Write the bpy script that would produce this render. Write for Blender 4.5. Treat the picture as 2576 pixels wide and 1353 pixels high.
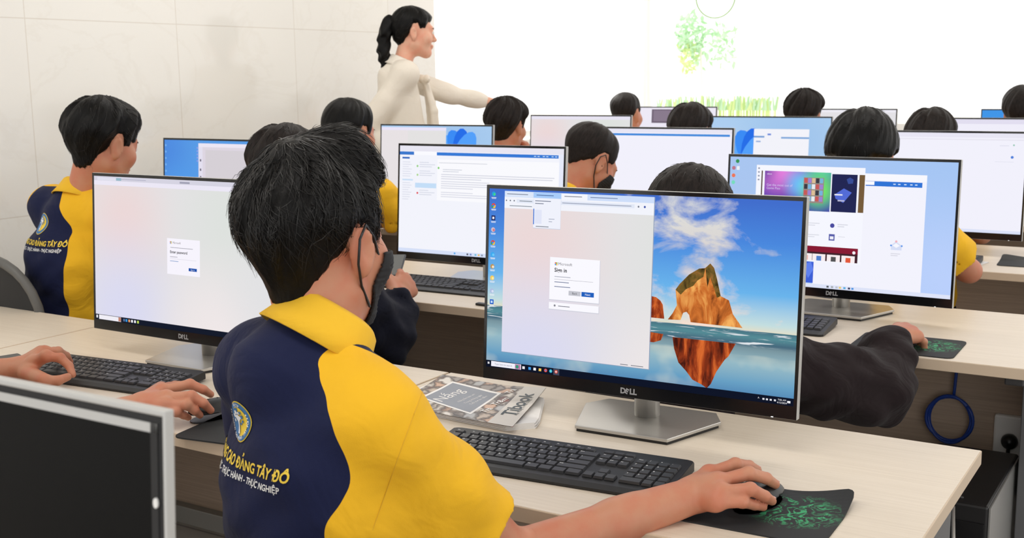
import bpy, bmesh, math, random
import numpy as np
from mathutils import Vector, Matrix
from mathutils.bvhtree import BVHTree
random.seed(7); RNG = np.random.RandomState(11)
SC = bpy.context.scene
for o in list(bpy.data.objects): bpy.data.objects.remove(o)
COL = SC.collection
R_ = math.radians

# ------------------------------------------------------------------ camera
F_PX = 2908.0; CAM_Z = 1.386
YAW, PITCH, ROLL = R_(31.854), R_(9.416), R_(-0.813)
_fw = np.array([-math.sin(YAW)*math.cos(PITCH), math.cos(YAW)*math.cos(PITCH), -math.sin(PITCH)])
_r0 = np.array([math.cos(YAW), math.sin(YAW), 0.0]); _u0 = np.cross(_r0, _fw)
_r = _r0*math.cos(ROLL)+_u0*math.sin(ROLL); _u = -_r0*math.sin(ROLL)+_u0*math.cos(ROLL)
cam = bpy.data.cameras.new('camera'); camo = bpy.data.objects.new('camera', cam); COL.objects.link(camo)
camo.matrix_world = Matrix(((_r[0],_u[0],-_fw[0],0),(_r[1],_u[1],-_fw[1],0),(_r[2],_u[2],-_fw[2],CAM_Z),(0,0,0,1)))
cam.sensor_width = 36; cam.lens = F_PX/2576*36; cam.clip_start = 0.05; cam.clip_end = 200
cam.dof.use_dof = True; cam.dof.focus_distance = 2.0; cam.dof.aperture_fstop = 12.5
SC.camera = camo
def at(x, y, X=None, Y=None, Z=None):
    """real position seen at photo pixel (x, y) on a plane X=, Y= or Z="""
    d = _fw+_r*(x-1288)/F_PX-_u*(y-676.5)/F_PX
    if Z is not None: t = (Z-CAM_Z)/d[2]
    elif Y is not None: t = Y/d[1]
    else: t = X/d[0]
    return np.array([0, 0, CAM_Z])+d*t

# ------------------------------------------------------------------ light
W = bpy.data.worlds.new('sky'); SC.world = W; W.use_nodes = True
bg = W.node_tree.nodes['Background']; bg.inputs[0].default_value = (1.0, 0.985, 0.965, 1); bg.inputs[1].default_value = 1.55
def area(name, loc, rot, sx, sy, power, col=(1, 1, 1)):
    l = bpy.data.lights.new(name, 'AREA'); l.shape = 'RECTANGLE'; l.size = sx; l.size_y = sy; l.energy = power; l.color = col
    o = bpy.data.objects.new(name, l); o.location = loc; o.rotation_euler = rot; COL.objects.link(o); return o
for k, (lx, ly) in enumerate([(-2.9, 0.6), (-0.6, 0.6), (-2.9, 3.6), (-0.6, 3.6), (-2.9, 6.6), (-0.6, 6.6)]):
    area('ceiling_fill_light', (lx, ly, 2.93), (0, 0, 0), 1.2, 0.6, 15, (1, 0.97, 0.93))  # unseen area lights added under the ceiling to brighten the desktops
sn = bpy.data.lights.new('sun', 'SUN'); sn.energy = 4.0; sn.angle = R_(2); sn.color = (1, .97, .92); so_n = bpy.data.objects.new('sun', sn); COL.objects.link(so_n)
so_n.rotation_euler = Vector((-.62, .25, .74)).to_track_quat('Z', 'Y').to_euler()
VS = SC.view_settings
VS.view_transform = 'Standard'; VS.look = 'None'; VS.exposure = 0.0; VS.gamma = 1.0; VS.use_curve_mapping = False

# ------------------------------------------------------------------ materials
def s2l(c):
    return tuple((v/12.92 if v <= .04045 else ((v+.055)/1.055)**2.4) for v in [k/255. for k in c])
MATS = {}
def mat(name, rgb, rough=.5, metal=0., spec=.5, emit=0., lin=False, coat=0., sheen=0., trans=0., alpha=1.):
    if name in MATS: return MATS[name]
    m = bpy.data.materials.new(name); m.use_nodes = True; b = m.node_tree.nodes['Principled BSDF']
    c = rgb if lin else s2l(rgb); b.inputs['Base Color'].default_value = (*c, 1)
    b.inputs['Roughness'].default_value = rough; b.inputs['Metallic'].default_value = metal
    b.inputs['Specular IOR Level'].default_value = spec
    if coat: b.inputs['Coat Weight'].default_value = coat; b.inputs['Coat Roughness'].default_value = .1
    if sheen: b.inputs['Sheen Weight'].default_value = sheen
    if trans: b.inputs['Transmission Weight'].default_value = trans
    if emit:
        b.inputs['Emission Color'].default_value = (*c, 1); b.inputs['Emission Strength'].default_value = emit
    MATS[name] = m; return m
def glow(rgb, strength=1.0):
    n = 'screen_%d_%d_%d' % tuple(rgb)
    if n in MATS: return MATS[n]
    m = bpy.data.materials.new(n); m.use_nodes = True; nt = m.node_tree; nt.nodes.clear()
    o = nt.nodes.new('ShaderNodeOutputMaterial'); e = nt.nodes.new('ShaderNodeEmission')
    e.inputs[0].default_value = (*s2l(rgb), 1); e.inputs[1].default_value = strength
    nt.links.new(e.outputs[0], o.inputs[0]); MATS[n] = m; return m
class NT:
    def __init__(s, m): s.m = m; s.t = m.node_tree; s.b = s.t.nodes.get('Principled BSDF')
    def n(s, ty, **kw):
        n = s.t.nodes.new('ShaderNode'+ty)
        for k, v in kw.items():
            if k.startswith('_'): setattr(n, k[1:], v)
            else: n.inputs[k.replace('_', ' ')].default_value = v
        return n
    def l(s, a, b): s.t.links.new(a, b)
    def ramp(s, fac, stops, interp='LINEAR'):
        r = s.t.nodes.new('ShaderNodeValToRGB'); r.color_ramp.interpolation = interp; e = r.color_ramp.elements
        while len(e) < len(stops): e.new(.5)
        for i, (p, c) in enumerate(stops): e[i].position = p; e[i].color = (*c, 1) if len(c) == 3 else c
        s.l(fac, r.inputs[0]); return r
    def math(s, op, a, b=None, c=None, clamp=False):
        n = s.t.nodes.new('ShaderNodeMath'); n.operation = op; n.use_clamp = clamp
        for i, v in enumerate((a, b, c)):
            if v is None: continue
            if isinstance(v, (int, float)): n.inputs[i].default_value = v
            else: s.l(v, n.inputs[i])
        return n.outputs[0]
    def bump(s, h, strength=.3, dist=.01):
        b = s.t.nodes.new('ShaderNodeBump'); b.inputs['Strength'].default_value = strength; b.inputs['Distance'].default_value = dist
        s.l(h, b.inputs['Height']); s.l(b.outputs[0], s.b.inputs['Normal']); return b
def mapping(nt, scale, kind='Object'):
    tc = nt.n('TexCoord'); mp = nt.n('Mapping'); mp.inputs['Scale'].default_value = scale; nt.l(tc.outputs[kind], mp.inputs[0]); return mp.outputs[0]

def m_wood(name, c1, c2):
    m = mat(name, c1, .38, spec=.4); t = NT(m); v = mapping(t, (1.8, 95, 95))
    nz = t.n('TexNoise', Scale=2.2, Detail=6., Roughness=.62); t.l(v, nz.inputs[0])
    r = t.ramp(nz.outputs[0], [(.3, s2l(c2)), (.68, s2l(c1))]); t.l(r.outputs[0], t.b.inputs['Base Color'])
    t.bump(nz.outputs[0], .06, .002); return m
M_TOP = m_wood('light_wood_laminate', (230, 218, 201), (219, 206, 188))
M_EDGE = mat('laminate_edge_band', (208, 188, 164), .5)
M_PANEL = m_wood('desk_panel_laminate', (186, 166, 148), (166, 148, 130))
M_RAIL = mat('grey_steel_rail', (150, 150, 146), .45, .3)
M_LEG = mat('orange_brown_leg_wood', (186, 122, 66), .5)
M_BLACK = mat('black_plastic', (24, 24, 26), .38)
M_BLACKG = mat('black_gloss_bezel', (14, 15, 18), .16)
M_KEY = mat('dark_key_plastic', (52, 53, 56), .42)
M_KEYB = mat('keyboard_case_plastic', (30, 31, 33), .45)
M_SILVER = mat('brushed_silver', (196, 194, 190), .32, .75)
M_SILVERP = mat('silver_plastic', (188, 188, 186), .35, .25)
M_LEGEND = mat('white_key_legend', (225, 225, 225), .5)
M_WHITE = mat('white_plastic', (232, 232, 230), .4)
M_LOGO = mat('logo_silver_print', (176, 178, 182), .3, .3)
M_GREYLEG = mat('grey_powder_steel', (105, 106, 108), .45, .3)

def m_skin(name, c):
    m = mat(name, c, .48, spec=.35); t = NT(m)
    t.b.inputs['Subsurface Weight'].default_value = .12; t.b.inputs['Subsurface Radius'].default_value = (.012, .005, .003)
    nz = t.n('TexNoise', Scale=26., Detail=4.); nz2 = t.n('TexNoise', Scale=420., Detail=2.)
    v = mapping(t, (1, 1, 1)); t.l(v, nz.inputs[0]); t.l(v, nz2.inputs[0])
    cc = s2l(c); r = t.ramp(nz.outputs[0], [(.35, tuple(k*q for k, q in zip(cc, (1., .8, .78)))), (.62, cc)])
    t.l(r.outputs[0], t.b.inputs['Base Color']); t.bump(nz2.outputs[0], .12, .0008); return m
M_SKIN = m_skin('warm_tan_skin', (196, 138, 110))
M_SKIN2 = m_skin('light_skin', (232, 182, 156))
M_LIP = mat('lip_skin', (176, 96, 88), .45)
M_NAIL = mat('fingernail', (226, 176, 166), .25)
M_EYE = mat('eye_white', (235, 232, 228), .2); M_IRIS = mat('dark_iris', (34, 22, 16), .15)
def m_hair(name, c, rough=.42):
    m = mat(name, c, rough, spec=.5); t = NT(m); v = mapping(t, (1, 1, .16))
    nz = t.n('TexNoise', Scale=190., Detail=4., Roughness=.7); t.l(v, nz.inputs[0])
    cc = s2l(c); r = t.ramp(nz.outputs[0], [(.35, tuple(k*.45 for k in cc)), (.7, tuple(k*1.5 for k in cc))]); t.l(r.outputs[0], t.b.inputs['Base Color'])
    t.b.inputs['Specular IOR Level'].default_value = .16; t.bump(nz.outputs[0], .5, .003); return m
M_HAIR = m_hair('black_hair', (12, 11, 11)); M_HAIR2 = m_hair('dark_brown_hair', (34, 28, 26), .5)
M_STRAND = mat('black_hair_strand', (20, 18, 17), .3)
M_MASK = mat('black_mask_cloth', (30, 31, 34), .8)

def fabric(name, c, rough=.8, scale=900., fold=.35):
    m = mat(name, c, rough, spec=.2, sheen=.05); t = NT(m)
    v = mapping(t, (1, 1, 1)); nz = t.n('TexNoise', Scale=9., Detail=3., Distortion=1.2); w = t.n('TexNoise', Scale=scale, Detail=1.)
    t.l(v, nz.inputs[0]); t.l(v, w.inputs[0])
    h = t.math('ADD', t.math('MULTIPLY', nz.outputs[0], 1.), t.math('MULTIPLY', w.outputs[0], .03)); t.bump(h, fold, .02); return m
def m_polo(name, halfw, off=0.):
    """navy centre panel between yellow raglan sides; halfw = list of (height, half width)"""
    m = fabric(name, (238, 184, 38), fold=.42); t = NT(m); tc = t.n('TexCoord'); sp = t.n('SeparateXYZ'); t.l(tc.outputs['Object'], sp.inputs[0])
    fc = t.n('FloatCurve'); cu = fc.mapping.curves[0]
    lo, hi = halfw[0][0], halfw[-1][0]
    pts = [((z-lo)/(hi-lo), w/.25) for z, w in halfw]
    cu.points[0].location = pts[0]; cu.points[1].location = pts[-1]
    for p in pts[1:-1]: cu.points.new(*p)
    fc.mapping.update()
    zn = t.math('DIVIDE', t.math('SUBTRACT', sp.outputs[2], lo), hi-lo, clamp=True); t.l(zn, fc.inputs['Value'])
    wv = t.math('MULTIPLY', fc.outputs[0], .25)
    ax = t.math('ABSOLUTE', t.math('ADD', sp.outputs[0], off)); inside = t.math('GREATER_THAN', wv, ax)
    below = t.math('LESS_THAN', sp.outputs[2], hi)
    f = t.math('MULTIPLY', inside, below)
    notarm = t.math('SUBTRACT', 1., t.math('MULTIPLY', t.math('GREATER_THAN', sp.outputs[0], .030), t.math('GREATER_THAN', sp.outputs[1], .045))); f = t.math('MULTIPLY', f, notarm)
    mx = t.n('Mix', _data_type='RGBA'); t.l(f, mx.inputs[0]); mx.inputs[6].default_value = (*s2l((238, 184, 38)), 1); mx.inputs[7].default_value = (*s2l((20, 27, 62)), 1)
    t.l(mx.outputs[2], t.b.inputs['Base Color']); return m
M_YEL = fabric('yellow_knit', (240, 190, 50), scale=500.)
M_NAVYJ = fabric('navy_jacket_cloth', (26, 28, 42), .9, fold=.6)
M_BROWNJ = fabric('dark_brown_hoodie_cloth', (36, 28, 30), .95, fold=.6)
M_TROU = fabric('black_trouser_cloth', (28, 29, 34), .85)
M_CREAM = fabric('cream_blouse_cloth', (240, 232, 219), .75)
M_SHOE = mat('black_shoe', (26, 25, 25), .5)
M_CHAIRF = mat('black_chair_mesh', (40, 41, 43), .7); M_CHAIRP = mat('grey_chair_plastic', (96, 96, 94), .45)

# ------------------------------------------------------------------ object helpers
def link_mesh(name, verts, faces, mats, parent=None, fmat=None, smooth=False):
    me = bpy.data.meshes.new(name); me.from_pydata([tuple(map(float, v)) for v in verts], [], [tuple(map(int, f)) for f in faces])
    if not isinstance(mats, (list, tuple)): mats = [mats]
    for m in mats: me.materials.append(m)
    if fmat is not None: me.polygons.foreach_set('material_index', np.array(fmat, dtype=np.int32))
    if smooth: me.polygons.foreach_set('use_smooth', np.ones(len(me.polygons), dtype=bool))
    me.update(); o = bpy.data.objects.new(name, me); COL.objects.link(o)
    if parent is not None: o.parent = parent
    return o
def tag(o, label=None, cat=None, group=None, kind=None):
    if label: o['label'] = label
    if cat: o['category'] = cat
    if group: o['group'] = group
    if kind: o['kind'] = kind
    return o
def thing(name, label, cat, loc=(0, 0, 0), rz=0., group=None):
    o = bpy.data.objects.new(name, None); o.empty_display_size = .05; COL.objects.link(o)
    o.location = loc; o.rotation_euler = (0, 0, rz); return tag(o, label, cat, group)
def copy_tree(o, parent=None):
    c = o.copy(); COL.objects.link(c)
    if parent is not None: c.parent = parent
    for ch in list(o.children): copy_tree(ch, c)
    return c
class MB:
    def __init__(s): s.v = []; s.f = []; s.m = []; s.mats = []
    def mi(s, m):
        if m not in s.mats: s.mats.append(m)
        return s.mats.index(m)
    def add(s, V, F, m):
        n = len(s.v); k = s.mi(m); s.v += [tuple(x) for x in V]
        for f in F: s.f.append(tuple(n+i for i in f)); s.m.append(k)
    def box(s, lo, hi, m, bev=0., M=None):
        bm = bmesh.new(); bmesh.ops.create_cube(bm, size=1.)
        lo = np.array(lo, float); hi = np.array(hi, float)
        for v in bm.verts: v.co = Vector((lo+hi)/2)+Vector((v.co[0]*(hi-lo)[0], v.co[1]*(hi-lo)[1], v.co[2]*(hi-lo)[2]))
        if bev: bmesh.ops.bevel(bm, geom=bm.edges[:], offset=bev, segments=2, affect='EDGES', profile=.5)
        if M is not None: bmesh.ops.transform(bm, matrix=M, verts=bm.verts)
        bm.verts.index_update(); s.add([v.co[:] for v in bm.verts], [[v.index for v in f.verts] for f in bm.faces], m); bm.free(); return s
    def prism(s, poly, z0, z1, m, bev=0.):
        bm = bmesh.new(); vs = [bm.verts.new((p[0], p[1], z0)) for p in poly]; f = bm.faces.new(vs)
        r = bmesh.ops.extrude_face_region(bm, geom=[f]); ev = [g for g in r['geom'] if isinstance(g, bmesh.types.BMVert)]
        for v in ev: v.co.z = z1
        bmesh.ops.recalc_face_normals(bm, faces=bm.faces[:])
        if bev: bmesh.ops.bevel(bm, geom=bm.edges[:], offset=bev, segments=2, affect='EDGES', profile=.5)
        bm.verts.index_update(); s.add([v.co[:] for v in bm.verts], [[v.index for v in f.verts] for f in bm.faces], m); bm.free(); return s
    def lathe(s, prof, m, c=(0, 0, 0), seg=24, sx=1., sy=1.):
        V = []; F = []; n = len(prof)
        for i in range(seg):
            a = 2*math.pi*i/seg
            for r, z in prof: V.append((c[0]+r*math.cos(a)*sx, c[1]+r*math.sin(a)*sy, c[2]+z))
        for i in range(seg):
            j = (i+1) % seg
            for k in range(n-1): F.append((i*n+k, j*n+k, j*n+k+1, i*n+k+1))
        s.add(V, F, m); return s
    def tube(s, pts, r, m, seg=8, closed=False, r_end=None):
        P = [np.array(p, float) for p in pts]; n = len(P); V = []; F = []; up = np.array([0, 0, 1.])
        prev = None
        for i in range(n):
            a = P[(i-1) % n] if (closed or i > 0) else P[i]; b = P[(i+1) % n] if (closed or i < n-1) else P[i]
            t = b-a; t /= (np.linalg.norm(t)+1e-12)
            if prev is None:
                q = np.cross(t, up)
                if np.linalg.norm(q) < 1e-3: q = np.cross(t, [1., 0, 0])
            else: q = prev-t*(prev@t)
            q /= np.linalg.norm(q)+1e-12; prev = q; w = np.cross(t, q)
            rr = r if r_end is None else r+(r_end-r)*i/(n-1)
            for k in range(seg):
                an = 2*math.pi*k/seg; V.append(P[i]+(q*math.cos(an)+w*math.sin(an))*rr)
        m_ = n if closed else n-1
        for i in range(m_):
            j = (i+1) % n
            for k in range(seg): F.append((i*seg+k, j*seg+k, j*seg+(k+1) % seg, i*seg+(k+1) % seg))
        if not closed: F.append(tuple(range(seg))[::-1]); F.append(tuple((n-1)*seg+k for k in range(seg)))
        s.add(V, F, m); return s
    def ball(s, c, r, m, seg=14, rings=9):
        r = np.array(r if hasattr(r, '__len__') else (r, r, r), float); V = []; F = []
        for i in range(rings+1):
            th = math.pi*i/rings
            for k in range(seg):
                a = 2*math.pi*k/seg; V.append((c[0]+r[0]*math.sin(th)*math.cos(a), c[1]+r[1]*math.sin(th)*math.sin(a), c[2]+r[2]*math.cos(th)))
        for i in range(rings):
            for k in range(seg): F.append((i*seg+k, (i+1)*seg+k, (i+1)*seg+(k+1) % seg, i*seg+(k+1) % seg))
        s.add(V, F, m); return s
    def build(s, name, parent=None, smooth=False):
        return link_mesh(name, s.v, s.f, s.mats, parent, s.m, smooth)
def text_geo(txt, size=1., align='CENTER', bold=0., space=1.):
    c = bpy.data.curves.new('t', 'FONT'); c.body = txt; c.size = size; c.align_x = align; c.align_y = 'CENTER'; c.offset = bold; c.resolution_u = 3; c.space_character = space
    o = bpy.data.objects.new('t', c); COL.objects.link(o); bpy.context.view_layer.update()
    dg = bpy.context.evaluated_depsgraph_get(); me = bpy.data.meshes.new_from_object(o.evaluated_get(dg))
    V = [tuple(v.co) for v in me.vertices]; F = [tuple(p.vertices) for p in me.polygons]
    bpy.data.objects.remove(o); bpy.data.curves.remove(c); bpy.data.meshes.remove(me); return V, F
def subdiv(V, F, maxlen):
    bm = bmesh.new(); vs = [bm.verts.new(v) for v in V]
    for f in F:
        try: bm.faces.new([vs[i] for i in f])
        except Exception: pass
    bmesh.ops.triangulate(bm, faces=bm.faces[:])
    for _ in range(4):
        es = [e for e in bm.edges if e.calc_length() > maxlen]
        if not es: break
        bmesh.ops.subdivide_edges(bm, edges=es, cuts=1)
        bmesh.ops.triangulate(bm, faces=bm.faces[:])
    bm.verts.index_update(); V2 = [tuple(v.co) for v in bm.verts]; F2 = [tuple(v.index for v in f.verts) for f in bm.faces]; bm.free(); return V2, F2

# ------------------------------------------------------------------ signed distance fields -> one continuous surface
def smin(a, b, k):
    if k <= 0: return np.minimum(a, b)
    h = np.maximum(k-np.abs(a-b), 0)/k; return np.minimum(a, b)-h*h*k*.25
def d_cap(X, Y, Z, a, b, ra, rb):
    a = np.asarray(a, float); b = np.asarray(b, float); ab = b-a; L = ab@ab+1e-12
    t = np.clip(((X-a[0])*ab[0]+(Y-a[1])*ab[1]+(Z-a[2])*ab[2])/L, 0, 1)
    return np.sqrt((X-a[0]-ab[0]*t)**2+(Y-a[1]-ab[1]*t)**2+(Z-a[2]-ab[2]*t)**2)-(ra+(rb-ra)*t)
def d_ell(X, Y, Z, c, r, R=None):
    x, y, z = X-c[0], Y-c[1], Z-c[2]
    if R is not None: x, y, z = (x*R[0, 0]+y*R[1, 0]+z*R[2, 0], x*R[0, 1]+y*R[1, 1]+z*R[2, 1], x*R[0, 2]+y*R[1, 2]+z*R[2, 2])
    k0 = np.sqrt((x/r[0])**2+(y/r[1])**2+(z/r[2])**2); k1 = np.sqrt((x/r[0]**2)**2+(y/r[1]**2)**2+(z/r[2]**2)**2)+1e-9
    return k0*(k0-1)/k1
class Fld:
    def __init__(s, lo, hi, h):
        s.h = h; s.lo = np.array(lo, float); n = np.ceil((np.array(hi)-s.lo)/h).astype(int)+1; s.n = n
        s.ax = [(s.lo[i]+h*np.arange(n[i])).astype(np.float32) for i in range(3)]; s.F = np.full(n, 1., np.float32)
    def sub(s, lo, hi):
        sl = []
        for i in range(3):
            a = int(max(0, math.floor((lo[i]-s.lo[i])/s.h))); b = int(min(s.n[i], math.ceil((hi[i]-s.lo[i])/s.h)+1))
            if b <= a: return None, None
            sl.append(slice(a, b))
        return tuple(sl), np.meshgrid(s.ax[0][sl[0]], s.ax[1][sl[1]], s.ax[2][sl[2]], indexing='ij', sparse=True)
    def put(s, lo, hi, fn, k, op='u'):
        m = k+3*s.h+.006; sl, g = s.sub(np.array(lo)-m, np.array(hi)+m)
        if sl is None: return
        d = fn(*g).astype(np.float32)
        if op == 'u': s.F[sl] = smin(s.F[sl], d, k)
        else: s.F[sl] = -smin(-s.F[sl], d, k)
    def cap(s, a, b, ra, rb=None, k=.02, op='u'):
        rb = ra if rb is None else rb; a = np.asarray(a, float); b = np.asarray(b, float); r = max(ra, rb)
        s.put(np.minimum(a, b)-r, np.maximum(a, b)+r, lambda X, Y, Z: d_cap(X, Y, Z, a, b, ra, rb), k, op); return s
    def ell(s, c, r, R=None, k=.02, op='u'):
        m = max(r) if R is not None else np.array(r); c = np.asarray(c, float)
        s.put(c-m, c+m, lambda X, Y, Z: d_ell(X, Y, Z, c, r, R), k, op); return s
    def nets(s):
        F = s.F; S = F < 0; nx, ny, nz = F.shape
        off = [(i, j, k) for i in (0, 1) for j in (0, 1) for k in (0, 1)]
        cnt = np.zeros((nx-1, ny-1, nz-1), np.int8)
        for i, j, k in off: cnt += S[i:nx-1+i, j:ny-1+j, k:nz-1+k]
        act = (cnt > 0) & (cnt < 8); I = np.argwhere(act); vid = np.full(act.shape, -1, np.int64); vid[act] = np.arange(len(I))
        vals = {o: F[I[:, 0]+o[0], I[:, 1]+o[1], I[:, 2]+o[2]] for o in off}
        acc = np.zeros((len(I), 3)); num = np.zeros(len(I))
        for a in off:
            for ax in range(3):
                if a[ax]: continue
                b = list(a); b[ax] = 1; b = tuple(b); va, vb = vals[a], vals[b]; c = (va < 0) != (vb < 0)
                t = np.where(c, va/(va-vb+1e-20), 0); p = np.array(a, float)[None, :].repeat(len(I), 0); p[:, ax] += t
                acc[c] += p[c]; num[c] += 1
        V = s.lo+(I+acc/num[:, None])*s.h; Q = []
        for ax in range(3):
            o1, o2 = (ax+1) % 3, (ax+2) % 3
            A = [slice(None)]*3; B = [slice(None)]*3; A[ax] = slice(0, -1); B[ax] = slice(1, None)
            sa, sb = S[tuple(A)], S[tuple(B)]; E = np.argwhere(sa != sb)
            E = E[(E[:, o1] > 0) & (E[:, o2] > 0) & (E[:, o1] < F.shape[o1]-1) & (E[:, o2] < F.shape[o2]-1)]
            if not len(E): continue
            def cell(d1, d2):
                q = E.copy(); q[:, o1] += d1; q[:, o2] += d2; return vid[q[:, 0], q[:, 1], q[:, 2]]
            q = np.stack([cell(-1, -1), cell(0, -1), cell(0, 0), cell(-1, 0)], 1)
            fl = ~sa[E[:, 0], E[:, 1], E[:, 2]]; q[fl] = q[fl][:, ::-1]; Q.append(q)
        Q = np.concatenate(Q); return V, Q[(Q >= 0).all(1)]
def np_mesh(name, V, Q, m, parent=None, mats=None, fmat=None):
    me = bpy.data.meshes.new(name); n = len(V); me.vertices.add(n); me.vertices.foreach_set('co', np.asarray(V, np.float32).ravel())
    me.loops.add(Q.size); me.polygons.add(len(Q)); me.loops.foreach_set('vertex_index', np.asarray(Q, np.int32).ravel())
    me.polygons.foreach_set('loop_start', (np.arange(len(Q))*Q.shape[1]).astype(np.int32))
    me.polygons.foreach_set('use_smooth', np.ones(len(Q), dtype=bool))
    for mm in (mats or [m]): me.materials.append(mm)
    if fmat is not None: me.polygons.foreach_set('material_index', np.asarray(fmat, np.int32))
    me.update(calc_edges=True); me.validate(); o = bpy.data.objects.new(name, me); COL.objects.link(o)
    if parent is not None: o.parent = parent
    return o
def join_vq(parts):
    V = []; Q = []; n = 0
    for v, q in parts: V.append(v); Q.append(q+n); n += len(v)
    return np.concatenate(V), np.concatenate(Q)
def rot(yaw=0., pitch=0., roll=0.):
    """yaw about Z, pitch = nod forward (about X), roll about Y; columns = local axes"""
    m = Matrix.Rotation(yaw, 3, 'Z') @ Matrix.Rotation(-pitch, 3, 'X') @ Matrix.Rotation(roll, 3, 'Y'); return np.array(m)

# ------------------------------------------------------------------ the room
def struct(name, mb, smooth=False): return tag(mb.build(name, None, smooth), kind='structure')
m_floor = mat('grey_floor_tile', (150, 144, 138), .3); t = NT(m_floor); v = mapping(t, (1, 1, 1))
br = t.n('TexBrick', _offset=0., Scale=1., Mortar_Size=.004, Brick_Width=.6, Row_Height=.6); t.l(v, br.inputs[0])
br.inputs['Color1'].default_value = (*s2l((158, 152, 146)), 1); br.inputs['Color2'].default_value = (*s2l((150, 145, 140)), 1); br.inputs['Mortar'].default_value = (*s2l((110, 106, 102)), 1)
t.l(br.outputs[0], t.b.inputs['Base Color'])
XW = -4.2; YF = 9.0; YL = 5.9
struct('floor', MB().box((XW-.2, -2.5, -.12), (4.0, YF+.2, 0), m_floor))
m_ceil = mat('white_ceiling', (244, 243, 240), .8)
struct('ceiling', MB().box((XW-.2, -2.5, 3.0), (4.0, YF+.2, 3.12), m_ceil))
m_tile = mat('polished_cream_wall_tile', (242, 240, 234), .1, spec=.55); t = NT(m_tile)
tc = t.n('TexCoord'); mp = t.n('Mapping'); mp.inputs['Rotation'].default_value = (0, R_(90), 0); sx = t.n('SeparateXYZ'); cx = t.n('CombineXYZ')
t.l(tc.outputs['Object'], sx.inputs[0]); t.l(sx.outputs[1], cx.inputs[0]); t.l(sx.outputs[2], cx.inputs[1])
br = t.n('TexBrick', _offset=0., Scale=1., Mortar_Size=.0022, Mortar_Smooth=.3, Brick_Width=.8, Row_Height=.8)
mp2 = t.n('Mapping'); mp2.inputs['Location'].default_value = (-3.04+3.2, -.05, 0); t.l(cx.outputs[0], mp2.inputs[0]); t.l(mp2.outputs[0], br.inputs[0])
br.inputs['Color1'].default_value = (*s2l((243, 241, 235)), 1); br.inputs['Color2'].default_value = (*s2l((240, 238, 233)), 1); br.inputs['Mortar'].default_value = (*s2l((222, 216, 206)), 1)
nz = t.n('TexNoise', Scale=1.6, Detail=7., Roughness=.6, Distortion=1.5); t.l(cx.outputs[0], nz.inputs[0])
rp = t.ramp(nz.outputs[0], [(.47, (1, 1, 1)), (.5, s2l((243, 240, 236))), (.53, (1, 1, 1))])
mx = t.n('Mix', _data_type='RGBA', _blend_type='MULTIPLY'); mx.inputs[0].default_value = .25; t.l(br.outputs[0], mx.inputs[6]); t.l(rp.outputs[0], mx.inputs[7]); t.l(mx.outputs[2], t.b.inputs['Base Color'])
m_wall = mat('white_painted_wall', (246, 245, 242), .6)
struct('wall_left', MB().box((XW-.15, -2.5, 0), (XW, YL, 3.0), m_tile))
w = MB(); w.box((XW-.15, YL, 0), (XW, YF, .95), m_wall).box((XW-.15, YL, 2.92), (XW, YF, 3.0), m_wall); struct('wall_left_front', w)
w = MB(); w.box((XW-.15, YF, 0), (4.0, YF+.15, 1.0), m_wall).box((XW-.15, YF, 2.92), (4.0, YF+.15, 3.0), m_wall); struct('wall_front', w)
m_glass = bpy.data.materials.new('clear_window_glass'); m_glass.use_nodes = True; t = NT(m_glass); t.t.nodes.clear()
o_ = t.n('OutputMaterial'); tr = t.n('BsdfTransparent'); gl = t.n('BsdfGlossy', Roughness=.0); mxs = t.n('MixShader', Fac=.04)
t.l(tr.outputs[0], mxs.inputs[1]); t.l(gl.outputs[0], mxs.inputs[2]); t.l(mxs.outputs[0], o_.inputs[0])
m_frame = mat('white_window_frame', (250, 250, 248), .4)
def window(name, pts, th):
    """pane between two plan points, frame only round its outside"""
    (x0, y0), (x1, y1) = pts; fr = MB()
    dx, dy = (.03, 0) if x0 == x1 else (0, .03)
    def post(x, y): fr.box((x-.025, y-.025, .97), (x+.025, y+.025, 2.95), m_frame)
    post(x0, y0); post(x1, y1)
    e = (.03, .03)
    fr.box((min(x0, x1)-.02, min(y0, y1)-.02, .97), (max(x0, x1)+.02, max(y0, y1)+.02, 1.01), m_frame)
    fr.box((min(x0, x1)-.02, min(y0, y1)-.02, 2.9), (max(x0, x1)+.02, max(y0, y1)+.02, 2.95), m_frame)
    o = struct(name, fr)
    g = MB(); g.add([(x0, y0, 1.01), (x1, y1, 1.01), (x1, y1, 2.9), (x0, y0, 2.9)], [(0, 1, 2, 3)], m_glass)
    g.build('pane', o); return o
window('window_1', ((XW-.05, YF+.07), (3.9, YF+.07)), 0)
window('window_2', ((XW-.07, YL+.03), (XW-.07, YF)), 0)
# outside: pale ground, a small tree and a strip of plants, daylight blow-out painted into the pale leaf and bark colours
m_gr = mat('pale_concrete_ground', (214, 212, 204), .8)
struct('ground_outside', MB().box((-25, YF+.2, -.15), (15, 40, -.02), m_gr))
def leaf_cloud(mb, c, r, n, size, m, seed):
    rg = np.random.RandomState(seed)
    for _ in range(n):
        d = rg.normal(size=3); d /= np.linalg.norm(d); p = np.array(c)+d*np.array(r)*rg.uniform(.25, 1)**.6
        a = rg.normal(size=3); a /= np.linalg.norm(a); b = np.cross(a, rg.normal(size=3)); b /= np.linalg.norm(b); s = size*rg.uniform(.6, 1.3)
        mb.add([p-a*s, p-b*s*.4, p+a*s, p+b*s*.4], [(0, 1, 2, 3)], m)
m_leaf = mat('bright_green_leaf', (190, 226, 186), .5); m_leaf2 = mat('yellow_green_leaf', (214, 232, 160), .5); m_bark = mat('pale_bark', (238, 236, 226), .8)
NTm = NT(m_leaf); NTm.b.inputs['Subsurface Weight'].default_value = 0
tc_ = at(1765, 110, Y=12.0)
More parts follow.
